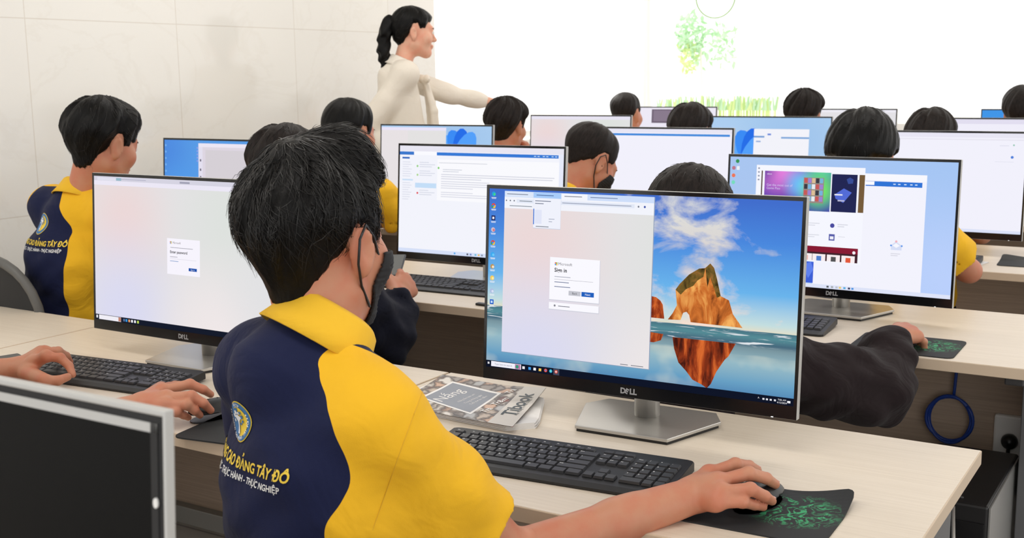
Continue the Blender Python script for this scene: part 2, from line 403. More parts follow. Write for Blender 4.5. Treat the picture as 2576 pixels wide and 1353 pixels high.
tr_ = thing('tree', 'small pale green tree outside the bright front window', 'tree', (tc_[0], 12.0, -.02))
mb = MB(); leaf_cloud(mb, (-.12, 0, tc_[2]+.12), (.16, .25, .25), 260, .045, m_leaf, 3); leaf_cloud(mb, (.12, .1, tc_[2]-.02), (.3, .3, .28), 170, .045, m_leaf, 5); leaf_cloud(mb, (-.16, 0, tc_[2]-.12), (.1, .2, .22), 130, .04, m_leaf2, 6); mb.build('crown', tr_)
MB().tube([(0, 0, 0), (.03, 0, .8), (-.02, .02, tc_[2])], .035, m_bark, r_end=.012).build('trunk', tr_, True)
mb = MB(); rg = np.random.RandomState(4)
for px in np.arange(1660, 1945, 9):
    p = at(px+rg.uniform(-4, 4), 262, Y=YF+.5); h = rg.uniform(.02, .09)
    for k in range(5):
        q = np.array([p[0]+rg.uniform(-.05, .05), p[1]+rg.uniform(-.05, .05), 1.08]); mb.tube([(q[0], q[1], -.02), q], .004, m_leaf2, 4); e = q+np.array([rg.uniform(-.02, .02), 0, .04+h])
        mb.add([q+(-.012, 0, 0), q+(.012, 0, 0), e+(.01, 0, -.01), e], [(0, 1, 2, 3)], m_leaf2 if k % 2 else m_leaf)
tag(mb.build('hedge'), 'low strip of yellow-green plants just outside the front window', 'plants', kind='stuff')
rc = at(1800, -8, Y=YF-.12)
mb = MB(); rr = .165; mb.tube([(rc[0]+rr*math.cos(a), rc[1], rc[2]+rr*math.sin(a)) for a in np.linspace(0, 2*math.pi, 40, endpoint=False)], .005, mat('pale_green_wire', (150, 190, 120), .5), 6, closed=True)
mb.tube([(rc[0], rc[1], rc[2]+rr), (rc[0], rc[1], 2.999)], .002, MATS['pale_green_wire'], 5)
tag(mb.build('hanging_ring', None, True), 'thin pale green ring hanging in front of the bright window', 'decoration')

# ------------------------------------------------------------------ desks
DH = .75; DD = .61; DW = 1.096
COLX = [-.32, -1.42, -2.52]              # right end of each desk
ROWY = [.165, 1.408, 2.635, 3.90, 5.13, 6.36]
def make_desk():
    r = thing('computer_desk', 'x', 'desk')
    m = MB(); m.box((-DW, 0, DH-.025), (0, DD, DH), M_EDGE, .0015)
    for i, f in enumerate(m.f):
        pass
    m.box((-DW+.002, .002, DH-.0005), (-.002, DD-.002, DH+.0004), M_TOP); m.build('tabletop', r)
    MB().box((-DW+.06, DD-.075, .33), (-.06, DD-.057, DH-.0255), M_PANEL).build('modesty_panel', r)
    MB().box((-DW+.06, DD-.10, .285), (-.06, DD-.05, .33), M_RAIL, .002).build('lower_rail', r)
    for x in (-.045, -DW+.045):
        l = MB().box((x-.015, .29, 0), (x+.015, DD-.08, DH-.0255), M_GREYLEG, .002).build('leg', r)
    return r
ordn = ['nearest', 'second', 'third', 'fourth', 'fifth', 'sixth']; cn = ['right-hand', 'middle', 'left-hand']
D0 = make_desk(); first = True
desk_labels = {}
for i, y in enumerate(ROWY):
    for j, x in enumerate(COLX):
        d = D0 if first else copy_tree(D0); first = False; d.location = (x, y, 0)
        d['label'] = 'pale wood computer desk, %s in the %s row from the camera' % (cn[j], ordn[i]); d['group'] = 'pale wood desks set in rows'

# ------------------------------------------------------------------ monitors
MW, MH = .6115, .372
def xz(V, F, y=0.): return [(v[0], y, v[1]) for v in V], F
def logo_geo():
    V, F = text_geo('D  LL', .014, bold=.0006); E_ = text_geo('E', .0125, bold=.0006)
    n = len(V); a = R_(-25)
    V = V+[(v[0]*math.cos(a)-v[1]*math.sin(a)-.0035, v[0]*math.sin(a)+v[1]*math.cos(a)) for v in E_[0]]; F = F+[tuple(n+i for i in f) for f in E_[1]]
    return [(v[0], v[1]) for v in V], F
LG = logo_geo()
def make_monitor(label, scr, loc, yaw, tilt=4., bright=True, group='wide monitors on the rows of desks', logo=True, stand=True, bezel=None, zb=.06, dep=.016):
    """origin on the desk under the panel centre; the screen faces -Y"""
    r = thing('monitor', label, 'monitor', loc, R_(yaw), group)
    tl = Matrix.Translation((0, 0, zb)) @ Matrix.Rotation(R_(-tilt), 4, 'X')
    def add(name, mb, parent=r, smooth=False):
        o = mb.build(name, parent, smooth); return o
    h = MB(); h.box((-MW/2, .0012, 0), (MW/2, dep, MH), M_SILVERP, .0015, tl); h.box((-MW/2+.05, dep-.004, .03), (MW/2-.05, dep+.018, MH-.03), M_SILVERP, .006, tl)
    hs = add('housing', h)
    b = MB(); T, B_, S_ = .0075, .0235, .0065; bz = bezel or M_BLACKG
    x0, x1 = -MW/2+.0008, MW/2-.0008; z0, z1 = .0008, MH-.0008
    for lo, hi in (((x0, 0, z0), (x1, .0015, B_)), ((x0, 0, MH-T), (x1, .0015, z1)), ((x0, 0, B_), (-MW/2+S_, .0015, MH-T)), ((MW/2-S_, 0, B_), (x1, .0015, MH-T))): b.box(lo, hi, bz, 0, tl)
    be = add('bezel', b)
    sw, sh = MW-2*S_, MH-T-B_
    sm = MB(); lay = {}
    for (poly, m, L) in scr:
        P = [(-sw/2+u*sw, .0009-.00016*L, B_+(1-v_)*sh) for u, v_ in poly[0]] if isinstance(poly, tuple) and isinstance(poly[1], list) else [(-sw/2+u*sw, .0009-.00016*L, B_+(1-v_)*sh) for u, v_ in poly]
        fs = poly[1] if isinstance(poly, tuple) and isinstance(poly[1], list) else [tuple(range(len(P)))[::-1]]
        sm.add([tl @ Vector(p) for p in P], fs, m)
    so = add('screen', sm)
    if logo:
        lm = MB(); lm.add([tl @ Vector((v[0], -.0003, v[1]+.0115)) for v in LG[0]], LG[1], M_LOGO); lo_ = add('brand_mark', lm, be)
    if stand:
        base = MB().prism([(-.09, -.035), (.09, -.035), (.137, .105), (.11, .155), (-.11, .155), (-.137, .105)], .006, .012, M_SILVER, .001)
        base.prism([(-.088, -.032), (.088, -.032), (.133, .104), (.107, .151), (-.107, .151), (-.133, .104)], 0, .006, M_BLACK); add('base', base)
        n = MB(); n.lathe([(0, .012), (.0235, .012), (.0235, .16), (.0, .16)], M_SILVER, (0, .085, 0), 28); n.box((-.022, .03, .12), (.022, .085, .165), M_SILVERP, .003); add('neck', n, r, True)
        if bright: MB().box((.262, -.0004, .0005), (.266, .001, .0022), glow((255, 255, 255)), 0, tl).build('power_light', be)
    return r
def rect(u0, v0, u1, v1, c, L=1): return ([(u0, v0), (u1, v0), (u1, v1), (u0, v1)], glow(c) if not isinstance(c, bpy.types.Material) else c, L)
def disc(u, v, r, c, L=4, n=14, asp=1.775): return ([(u+r*math.cos(a), v+r*asp*math.sin(a)) for a in np.linspace(0, 2*math.pi, n, endpoint=False)], glow(c), L)
def stext(txt, u, v, size, c, L=4, align='LEFT', bold=0.):
    """size = text height as a share of the screen height"""
    V, F = text_geo(txt, size, align, bold*size); return (([(u+p[0]/1.775, v-p[1]) for p in V], F), glow(c), L)
def lines(out, u, v, ws, c, dv=.014, h=.004, L=3):
    for i, w in enumerate(ws): out.append(rect(u, v+i*dv, u+w, v+i*dv+h, c, L))
def m_grad(name, stops_c):
    """picture with soft colour blobs: list of (u, v, rgb) mixed by distance"""
    if name in MATS: return MATS[name]
    m = bpy.data.materials.new(name); m.use_nodes = True; t = NT(m); t.t.nodes.clear(); o = t.n('OutputMaterial'); e = t.n('Emission', Strength=1.)
    return m, t, o, e
def blob_mat(name, pts, base):
    """screen picture: base colour with soft coloured blobs at screen positions in metres (object space)"""
    if name in MATS: return MATS[name]
    m = bpy.data.materials.new(name); m.use_nodes = True; t = NT(m); t.t.nodes.clear(); o = t.n('OutputMaterial'); e = t.n('Emission', Strength=1.); t.l(e.outputs[0], o.inputs[0])
    tc = t.n('TexCoord'); cur = None
    rgb = t.n('RGB'); rgb.outputs[0].default_value = (*s2l(base), 1); cur = rgb.outputs[0]
    for (x, z, r, c) in pts:
        sb = t.n('VectorMath', _operation='MULTIPLY_ADD'); sb.inputs[1].default_value = (1/r, 0, 1/r); sb.inputs[2].default_value = (-x/r, 0, -z/r); t.l(tc.outputs['Object'], sb.inputs[0])
        ln = t.n('VectorMath', _operation='LENGTH'); t.l(sb.outputs[0], ln.inputs[0]); rp = t.ramp(ln.outputs['Value'], [(0, (1, 1, 1)), (1, (0, 0, 0))], 'EASE')
        mx = t.n('Mix', _data_type='RGBA'); t.l(rp.outputs[0], mx.inputs[0]); t.l(cur, mx.inputs[6]); mx.inputs[7].default_value = (*s2l(c), 1); cur = mx.outputs[2]
    t.l(cur, e.inputs[0]); MATS[name] = m; return m
PASTEL = blob_mat('pastel_sign_in_page', [(-.2, .32, .22, (236, 216, 216)), (-.2, .1, .26, (218, 218, 242)), (.15, .34, .24, (222, 226, 222)), (.1, .06, .25, (240, 232, 232)), (.28, .2, .2, (226, 226, 228))], (228, 226, 228))
# sea stack wallpaper
def wallpaper():
    m = bpy.data.materials.new('beach_wallpaper'); m.use_nodes = True; t = NT(m); t.t.nodes.clear(); o = t.n('OutputMaterial'); e = t.n('Emission', Strength=1.); t.l(e.outputs[0], o.inputs[0])
    tc = t.n('TexCoord'); sp = t.n('SeparateXYZ'); t.l(tc.outputs['Object'], sp.inputs[0])
    X = sp.outputs[0]; Zc = sp.outputs[2]; z0 = .06+.0235; sh = .341
    v = t.math('SUBTRACT', 1., t.math('DIVIDE', t.math('SUBTRACT', Zc, z0), sh))
    u = t.math('ADD', t.math('DIVIDE', X, .5985), .5)
    sky = t.ramp(v, [(0, s2l((66, 110, 205))), (.2, s2l((74, 136, 222))), (.45, s2l((106, 180, 236))), (.6, s2l((196, 222, 224))), (.635, s2l((224, 222, 200)))])
    mp = t.n('Mapping'); mp.inputs['Scale'].default_value = (9, 1, 15); t.l(tc.outputs['Object'], mp.inputs[0])
    n1 = t.n('TexNoise', Scale=1., Detail=7., Roughness=.58, Distortion=.35); t.l(mp.outputs[0], n1.inputs[0])
    bias = t.math('MULTIPLY', t.math('ABSOLUTE', t.math('SUBTRACT', t.math('ADD', u, t.math('MULTIPLY', v, -.22)), .60)), -.85)
    cl = t.math('ADD', t.math('ADD', n1.outputs[0], bias), .10)
    cr = t.ramp(cl, [(.46, (0, 0, 0)), (.62, (1, 1, 1))])
    cc = t.ramp(v, [(0, s2l((226, 226, 220))), (.3, s2l((214, 208, 208))), (.5, s2l((246, 222, 208)))])
    mx = t.n('Mix', _data_type='RGBA'); t.l(cr.outputs[0], mx.inputs[0]); t.l(sky.outputs[0], mx.inputs[6]); t.l(cc.outputs[0], mx.inputs[7])
    sea = t.ramp(v, [(.633, s2l((70, 112, 128))), (.665, s2l((86, 140, 150))), (.70, s2l((70, 104, 124))), (.72, s2l((120, 148, 158))), (.80, s2l((150, 186, 198))), (.9, s2l((104, 160, 196))), (1., s2l((60, 110, 168)))])
    mp2 = t.n('Mapping'); mp2.inputs['Scale'].default_value = (14, 1, 190); t.l(tc.outputs['Object'], mp2.inputs[0]); n2 = t.n('TexNoise', Scale=1., Detail=5., Distortion=1.); t.l(mp2.outputs[0], n2.inputs[0])
    foam = t.ramp(n2.outputs[0], [(.55, (0, 0, 0)), (.62, (1, 1, 1))]); band = t.ramp(v, [(.63, (0, 0, 0)), (.64, (.8, .8, .8)), (.70, (1, 1, 1)), (.715, (0, 0, 0))])
    ff = t.math('MULTIPLY', foam.outputs[0], band.outputs[0]); m2 = t.n('Mix', _data_type='RGBA'); t.l(ff, m2.inputs[0]); t.l(sea.outputs[0], m2.inputs[6]); m2.inputs[7].default_value = (*s2l((225, 230, 235)), 1)
    mp3 = t.n('Mapping'); mp3.inputs['Scale'].default_value = (9, 1, 12); t.l(tc.outputs['Object'], mp3.inputs[0]); n3 = t.n('TexNoise', Scale=1., Detail=3.); t.l(mp3.outputs[0], n3.inputs[0])
    r3 = t.ramp(t.math('MULTIPLY', n3.outputs[0], t.ramp(v, [(.71, (0, 0, 0)), (.76, (1, 1, 1)), (1, (.8, .8, .8))]).outputs[0]), [(.42, (0, 0, 0)), (.7, (1, 1, 1))])
    m4 = t.n('Mix', _data_type='RGBA'); t.l(r3.outputs[0], m4.inputs[0]); t.l(m2.outputs[2], m4.inputs[6]); m4.inputs[7].default_value = (*s2l((206, 216, 206)), 1)
    isea = t.math('GREATER_THAN', v, .634); m3 = t.n('Mix', _data_type='RGBA'); t.l(isea, m3.inputs[0]); t.l(mx.outputs[2], m3.inputs[6]); t.l(m4.outputs[2], m3.inputs[7])
    t.l(m3.outputs[2], e.inputs[0]); return m
def rockmat(name, c1, c2, c3, sc):
    m = bpy.data.materials.new(name); m.use_nodes = True; t = NT(m); t.t.nodes.clear(); o = t.n('OutputMaterial'); e = t.n('Emission', Strength=1.); t.l(e.outputs[0], o.inputs[0])
    mp = t.n('Mapping'); tc = t.n('TexCoord'); mp.inputs['Scale'].default_value = sc; mp.inputs['Rotation'].default_value = (0, .25, 0); t.l(tc.outputs['Object'], mp.inputs[0])
    n = t.n('TexNoise', Scale=1., Detail=6., Roughness=.6, Distortion=.7); t.l(mp.outputs[0], n.inputs[0]); r = t.ramp(n.outputs[0], [(.34, s2l(c1)), (.5, s2l(c2)), (.66, s2l(c3))]); t.l(r.outputs[0], e.inputs[0]); return m
WP = wallpaper()
RK = rockmat('orange_rock_picture', (96, 44, 22), (204, 112, 48), (246, 178, 96), (42, 1, 18)); RKG = rockmat('dark_rock_top_picture', (58, 44, 24), (110, 88, 40), (150, 104, 52), (60, 1, 50)); RKL = rockmat('rock_reflection_picture', (66, 26, 20), (150, 58, 28), (222, 110, 50), (60, 1, 14))
def browser(o, u0, v0, u1, v1, L=1):
    o.append(rect(u0, v0, u1, v0+.04, (205, 222, 248), L)); o.append(rect(u0, v0+.04, u1, v0+.1, (242, 244, 252), L))
def main_screen():
    o = [rect(0, 0, 1, 1, WP, 0)]
    rock = [(.617, .634), (.632, .598), (.644, .556), (.638, .477), (.65, .446), (.678, .394), (.708, .36), (.724, .356), (.732, .35), (.741, .33), (.753, .351), (.763, .405), (.776, .49), (.801, .508), (.814, .575), (.844, .640), (.688, .636), (.683, .60), (.674, .585), (.664, .592), (.657, .630)]
    o.append((rock[::1], RK, 1)); o.append(([(.638, .477), (.65, .446), (.678, .394), (.708, .36), (.727, .356), (.722, .40), (.705, .42), (.692, .45), (.67, .47), (.655, .5)], RKG, 2))
    o.append(([(.727, .354), (.741, .33), (.753, .351), (.763, .405), (.776, .49), (.765, .5), (.752, .44), (.742, .40), (.735, .45)], RKG, 2))
    o.append(([(.56, .52), (.578, .524), (.592, .54), (.6, .56), (.606, .632), (.56, .632)], RKL, 1))
    rf = [(.634, .722), (.64, .78), (.655, .85), (.68, .89), (.7, .93), (.73, .95), (.745, .965), (.757, .94), (.772, .875), (.795, .81), (.806, .79), (.826, .722)]
    o.append((rf[::-1], RKL, 1)); o.append(([(.562, .708), (.605, .712), (.598, .745), (.575, .76), (.562, .76)], RKL, 1))
    # browser window
    o.append(rect(.056, .011, .5645, .907, (150, 165, 190), 1)); o.append(rect(.056, .010, .562, .904, PASTEL, 2))
    o.append(rect(.056, .010, .562, .042, (206, 222, 250), 3)); o.append(rect(.06, .012, .158, .04, (222, 232, 250), 4)); o.append(rect(.16, .012, .255, .04, (168, 204, 250), 4)); o.append(rect(.257, .012, .345, .042, (244, 246, 253), 4))
    o.append(rect(.056, .042, .562, .104, (242, 244, 252), 3)); o.append(rect(.10, .052, .50, .072, (226, 232, 246), 4))
    lines(o, .065, .024, [.075], (120, 130, 150), L=5); lines(o, .17, .024, [.06], (80, 110, 160), L=5); lines(o, .267, .024, [.06], (120, 125, 140), L=5); lines(o, .355, .024, [.09], (110, 130, 170), L=5)
    lines(o, .26, .06, [.23], (150, 158, 180), L=5); lines(o, .075, .088, [.08], (130, 140, 150), L=5); lines(o, .11, .06, [.045], (130, 140, 150), L=5)
    for k in range(3): o.append(disc(.063+k*.014, .062, .0025, (110, 115, 130), 5, 8))
    o.append(disc(.513, .063, .003, (120, 125, 140), 5, 8)); o.append(disc(.533, .063, .0035, (70, 90, 170), 5, 8))
    o.append(rect(.16, .042, .256, .206, (200, 208, 226), 5)); o.append(rect(.1605, .042, .2555, .203, (240, 242, 252), 6)); o.append(rect(.1605, .10, .1635, .185, (40, 110, 215), 7))
    lines(o, .166, .055, [.055, .03], (110, 118, 140), L=7); o.append(rect(.166, .105, .19, .18, (226, 230, 248), 7)); lines(o, .215, .15, [.02, .012], (170, 176, 195), L=7); lines(o, .17, .193, [.045], (120, 126, 140), L=7)
    # sign in card
    o.append(rect(.2225, .358, .3945, .590, (205, 206, 218), 3)); o.append(rect(.223, .356, .393, .586, (250, 249, 255), 4))
    for a, b, c in ((0, 0, (232, 92, 60)), (1, 0, (130, 180, 40)), (0, 1, (40, 150, 230)), (1, 1, (245, 185, 30))): o.append(rect(.240+a*.0047, .383+b*.0085, .2443+a*.0047, .3907+b*.0085, c, 5))
    o.append(stext('Microsoft', .2515, .391, .022, (110, 110, 118), 5)); o.append(stext('Sign in', .239, .425, .030, (40, 40, 48), 5, bold=.02))
    lines(o, .24, .458, [.055], (176, 178, 192), L=5); o.append(rect(.239, .474, .372, .4755, (150, 150, 165), 5)); lines(o, .24, .487, [.05], (120, 130, 160), L=5); lines(o, .24, .512, [.055], (120, 130, 160), L=5)
    o.append(rect(.290, .531, .331, .556, (196, 197, 206), 5)); o.append(rect(.334, .531, .376, .556, (34, 96, 190), 5)); o.append(stext('Back', .3105, .544, .016, (70, 70, 78), 6, 'CENTER')); o.append(stext('Next', .355, .544, .016, (240, 245, 255), 6, 'CENTER'))
    o.append(rect(.222, .603, .3945, .642, (205, 206, 218), 3)); o.append(rect(.2225, .601, .393, .638, (250, 249, 255), 4)); o.append(disc(.243, .618, .0035, (140, 140, 150), 5)); lines(o, .255, .617, [.04], (130, 130, 142), L=5)
    lines(o, .47, .893, [.025, 0], (130, 130, 140), L=5); lines(o, .505, .893, [.04], (130, 130, 140), L=5)
    # desktop icons
    ics = [((40, 160, 220), (70, 210, 140)), ((230, 70, 50), (250, 210, 60)), ((40, 40, 90), (235, 235, 245)), ((205, 190, 205), (220, 120, 130)), ((225, 70, 55), (245, 245, 245)), ((60, 170, 240), (110, 200, 250)), ((190, 150, 90), (240, 230, 210)), ((245, 205, 90), (250, 235, 170)), ((175, 190, 225), (215, 225, 245)), ((30, 95, 200), (200, 225, 255))]
    for (v_, (a, b)) in zip((.03, .095, .163, .228, .30, .366, .433, .497, .57, .632), ics):
        if a == (40, 40, 90) or a == (30, 95, 200): o.append(rect(.009, v_-.014, .023, v_+.013, a, 2)); o.append(rect(.0125, v_-.007, .0195, v_+.006, b, 3))
        elif a == (230, 70, 50) or a == (225, 70, 55):
            o.append(disc(.016, v_, .0078, a, 2)); o.append(([(.016, v_), (.0238, v_-.004), (.022, v_+.012), (.015, v_+.0138)], glow((250, 205, 50)), 3)); o.append(([(.016, v_), (.014, v_+.0135), (.008, v_+.006), (.009, v_-.004)], glow((60, 170, 80)), 3)); o.append(disc(.016, v_, .0036, (70, 130, 235), 4)) 
        else: o.append(disc(.016, v_, .0075, a, 2)); o.append(disc(.0185, v_+.002, .0042, b, 3))
        o.append(rect(.0075, v_+.018, .0255, v_+.021, (236, 240, 248), 2)); o.append(rect(.0085, v_+.0235, .0245, v_+.0262, (236, 240, 248), 2)) 
    # task bar
    o.append(rect(0, .962, 1, 1, (16, 22, 40), 3)); o.append(rect(.019, .965, .129, .994, (240, 240, 250), 4)); o.append(stext('Type here to search', .032, .98, .014, (130, 130, 150), 5)); o.append(rect(.107, .967, .127, .993, (190, 120, 170), 5)); o.append(disc(.115, .98, .006, (60, 150, 120), 6, 8))
    for a in (0, 1):
        for b in (0, 1): o.append(rect(.006+a*.0035, .972+b*.006, .009+a*.0035, .9772+b*.006, (245, 245, 250), 4))
    for u_, c in zip((.138, .16, .178, .197, .217, .235, .254), ((235, 235, 240), (70, 160, 235), (240, 240, 245), (245, 200, 90), (225, 90, 70), (50, 170, 215), (215, 215, 220))):
        if u_ == .254: o.append(rect(.244, .964, .265, .998, (70, 74, 92), 4)); o.append(disc(u_, .98, .0055, (225, 90, 70), 5)); o.append(disc(u_, .98, .0025, (235, 235, 245), 6))
        elif u_ in (.217, .235): o.append(disc(u_, .98, .0055, c, 4)); o.append(disc(u_, .98, .0024, (70, 130, 235) if u_ == .217 else (140, 235, 190), 5))
        else: o.append(rect(u_-.0045, .973, u_+.0045, .988, c, 4))
    o.append(stext('^', .897, .982, .02, (230, 230, 235), 4)); 
    for u_ in (.911, .921, .932, .944): o.append(rect(u_, .977, u_+.006, .986, (225, 225, 232), 4))
    o.append(stext('7:06 AM', .967, .976, .0125, (240, 240, 245), 4, 'CENTER')); o.append(stext('4/12/2024', .967, .990, .0125, (240, 240, 245), 4, 'CENTER')); o.append(rect(.982, .976, .991, .987, (238, 238, 243), 4))
    return o
def left_screen():
    o = [rect(0, 0, 1, 1, PASTEL, 0), rect(0, 0, 1, .03, (214, 212, 226), 1), rect(0, .03, 1, .06, (236, 232, 246), 1), rect(.484, .012, .537, .024, (160, 160, 180), 2)]
    o += [rect(.02, .008, .13, .028, (226, 226, 240), 2), rect(.13, .008, .16, .026, (150, 185, 200), 2), rect(.16, .013, .3, .018, (180, 180, 200), 2)]
    o += [rect(.414, .388, .589, .626, (247, 244, 253), 2), rect(.53, .574, .573, .594, (30, 80, 170), 3), stext('Microsoft', .444, .416, .02, (120, 110, 110), 3), stext('Enter password', .430, .478, .026, (60, 58, 66), 3, bold=.02)]
    for a, b, c in ((0, 0, (232, 92, 60)), (1, 0, (130, 180, 40)), (0, 1, (40, 150, 230)), (1, 1, (245, 185, 30))): o.append(rect(.430+a*.0047, .408+b*.0085, .4343+a*.0047, .4157+b*.0085, c, 3))
    o.append(stext('Sign in', .551, .585, .014, (225, 235, 250), 4, 'CENTER'))
    lines(o, .432, .446, [.12], (170, 168, 180), L=3); lines(o, .43, .508, [.04], (170, 168, 180), L=3); o.append(rect(.43, .522, .57, .5235, (196, 194, 208), 3)); lines(o, .43, .536, [.045], (130, 160, 205), L=3)
    o += [rect(0, .963, 1, 1, (22, 28, 44), 1), rect(.02, .966, .15, .997, (240, 238, 246), 2), rect(.004, .97, .013, .99, (240, 240, 245), 2), rect(.135, .967, .15, .995, (190, 130, 110), 3)]
    for u_, c in ((.168, (90, 110, 150)), (.182, (60, 150, 220)), (.198, (230, 160, 110)), (.214, (240, 240, 245)), (.231, (240, 240, 245)), (.248, (190, 215, 90))): o.append(rect(u_-.005, .972, u_+.005, .99, c, 3))
    return o
def mail_screen():
    o = [rect(0, 0, 1, 1, (243, 244, 252), 0), rect(0, 0, 1, .05, (232, 230, 242), 1), rect(0, .055, .093, .085, (60, 120, 205), 2), rect(.093, .052, .24, .085, (250, 250, 255), 2), rect(.24, .056, .97, .085, (56, 122, 214), 2)]
    for u_ in (.83, .85, .88, .9, .93, .95): o.append(rect(u_, .067, u_+.012, .074, (200, 225, 250), 3))
    o += [rect(.017, .106, .065, .122, (48, 104, 190), 2), rect(.103, .345, .24, .39, (196, 222, 248), 2), rect(.019, .312, .088, .327, (204, 224, 246), 2), rect(.245, .12, .975, .5, (250, 250, 254), 1), rect(.975, .05, 1, .97, (230, 234, 250), 1)]
    lines(o, .02, .15, [.05, .06, .04, .06, .05, .06, .05], (216, 218, 232), .022, .006, 2); lines(o, .02, .345, [.05, .06, .05, .04, .06, .05, .05, .04], (216, 218, 232), .022, .006, 2)
    lines(o, .13, .15, [.06, .1, .08, .0, .07, .1, .08, 0], (208, 212, 226), .02, .006, 2); lines(o, .13, .41, [.06, .1, .08], (208, 212, 226), .02, .006, 2)
    lines(o, .255, .15, [.3], (190, 194, 206), L=2); lines(o, .28, .21, [.12, .1], (200, 204, 216), .018, .006, 2); lines(o, .27, .255, [.68, .67, .25], (208, 210, 222), .02, .007, 2); lines(o, .27, .32, [.3, .5, .66, .2], (212, 214, 226), .02, .007, 2); lines(o, .27, .42, [.2, .6, .3], (214, 216, 228), .02, .007, 2)
    for u_, v_, c in ((.117, .188, (150, 210, 130)), (.118, .27, (170, 215, 140)), (.253, .2, (130, 205, 110)), (.119, .44, (225, 80, 90))): o.append(disc(u_, v_, .006, c, 3, 10))
    o.append(rect(0, .965, 1, 1, (214, 224, 248), 2)); 
    for u_, c in ((.36, (90, 170, 235)), (.44, (90, 90, 110)), (.46, (120, 140, 200)), (.49, (110, 190, 220)), (.51, (235, 190, 90)), (.53, (140, 150, 170))): o.append(rect(u_, .974, u_+.011, .99, c, 3))
    return o
def store_screen():
    BL = blob_mat('light_blue_desktop', [(-.2, .3, .4, (170, 198, 240)), (.28, .12, .3, (186, 208, 252))], (166, 198, 244))
    SB = blob_mat('store_banner', [(-.16, .39, .11, (236, 132, 226)), (-.10, .345, .06, (110, 190, 250)), (-.04, .40, .07, (90, 226, 170)), (-.05, .33, .07, (120, 240, 90)), (-.21, .39, .07, (88, 66, 160))], (70, 60, 170))
    o = [rect(0, 0, 1, 1, BL, 0), rect(.128, .06, .619, .797, (246, 247, 255), 1.5), rect(.41, .10, .878, .985, (243, 243, 253), 1), rect(.619, .101, .877, .148, (248, 248, 254), 2), rect(.623, .156, .86, .193, (50, 116, 214), 2), rect(.619, .158, .66, .185, (250, 250, 255), 3)]
    for u_ in (.74, .76, .785, .81, .83): o.append(rect(u_, .17, u_+.01, .178, (210, 228, 250), 3))
    o += [rect(.152, .104, .158, .42, (90, 72, 60), 2), rect(.168, .104, .471, .405, SB, 2), rect(.349, .146, .441, .343, (150, 140, 132), 3), rect(.476, .113, .587, .402, (36, 40, 84), 2), rect(.595, .113, .619, .4, (118, 92, 60), 2)]
    for i in range(5):
        for j in range(4): o.append(rect(.352+i*.0175, .15+j*.047, .367+i*.0175, .188+j*.047, [(200, 90, 90), (230, 235, 240), (120, 180, 220), (60, 60, 70), (220, 190, 150), (160, 130, 210)][(i*5+j*3) % 6], 4))
    o += [([(.49, .27), (.53, .22), (.565, .25), (.53, .33), (.495, .30)], glow((84, 108, 214)), 3), ([(.54, .15), (.555, .135), (.57, .15), (.568, .18), (.548, .185)], glow((58, 78, 150)), 3), rect(.49, .265, .525, .275, (236, 236, 245), 4), rect(.505, .31, .535, .32, (190, 190, 215), 4)]
    o.append(stext('xbox', .178, .128, .02, (230, 220, 245), 3)); o.append(stext('Get the most out of', .178, .215, .026, (214, 200, 244), 3)); o.append(stext('Game Pass', .178, .24, .026, (214, 200, 244), 3))
    o += [disc(.487, .509, .010, (74, 76, 160), 3), rect(.474, .575, .50, .625, (86, 92, 170), 3), rect(.479, .592, .495, .615, (240, 240, 250), 4)]
    lines(o, .51, .495, [.045, .03], (208, 210, 222), .016, .006, 2); lines(o, .38, .495, [.05, .03], (214, 216, 226), .016, .006, 2); lines(o, .38, .585, [.05, .03], (214, 216, 226), .016, .006, 2); lines(o, .515, .59, [.03], (214, 216, 226), L=2)
    o += [rect(.3, .675, .605, .72, (136, 28, 52), 2), rect(.3, .72, .605, .787, (64, 34, 44), 2), disc(.588, .708, .007, (246, 240, 246), 3)]
    for u_, c in ((.345, (240, 180, 170)), (.405, (84, 130, 205)), (.47, (84, 84, 86)), (.535, (226, 90, 60))): o.append(rect(u_, .735, u_+.058, .787, (248, 238, 240), 3)); o.append(rect(u_+.018, .75, u_+.04, .787, c, 4))
    o += [rect(.34, .80, .412, .965, (62, 96, 214), 3), ([(.36, .83), (.40, .80), (.412, .86), (.39, .93)], glow((96, 130, 238)), 4), rect(0, .97, 1, 1, (222, 228, 248), 3)]
    for u_, c in ((.475, (90, 96, 100)), (.495, (170, 175, 180)), (.515, (190, 195, 205)), (.53, (235, 205, 110)), (.55, (80, 170, 220)), (.57, (60, 60, 90)), (.585, (80, 150, 225))): o.append(rect(u_, .977, u_+.01, .992, c, 4))
    o += [([(.745, .63), (.765, .60), (.79, .63), (.79, .665), (.745, .665)], glow((214, 222, 246)), 3), ([(.752, .632), (.766, .612), (.782, .632), (.767, .648)], glow((248, 248, 255)), 4), disc(.766, .60, .005, (240, 180, 190), 4), disc(.745, .632, .004, (90, 150, 235), 4), disc(.79, .632, .004, (90, 150, 235), 4)]
    lines(o, .745, .69, [.04, .03], (214, 214, 226), .014, .006, 3)
    for v_, c in ((.035, (60, 150, 90)), (.09, (190, 120, 140)), (.15, (236, 120, 90)), (.205, (120, 220, 190))): o.append(disc(.035 if v_ == .035 else .018, v_, .009, c, 2, 10))
    o.append(rect(.032, .075, .046, .105, (236, 238, 246), 2)); lines(o, .135, .08, [.008, .008, .008, .008], (150, 155, 175), .03, .012, 2)
    return o
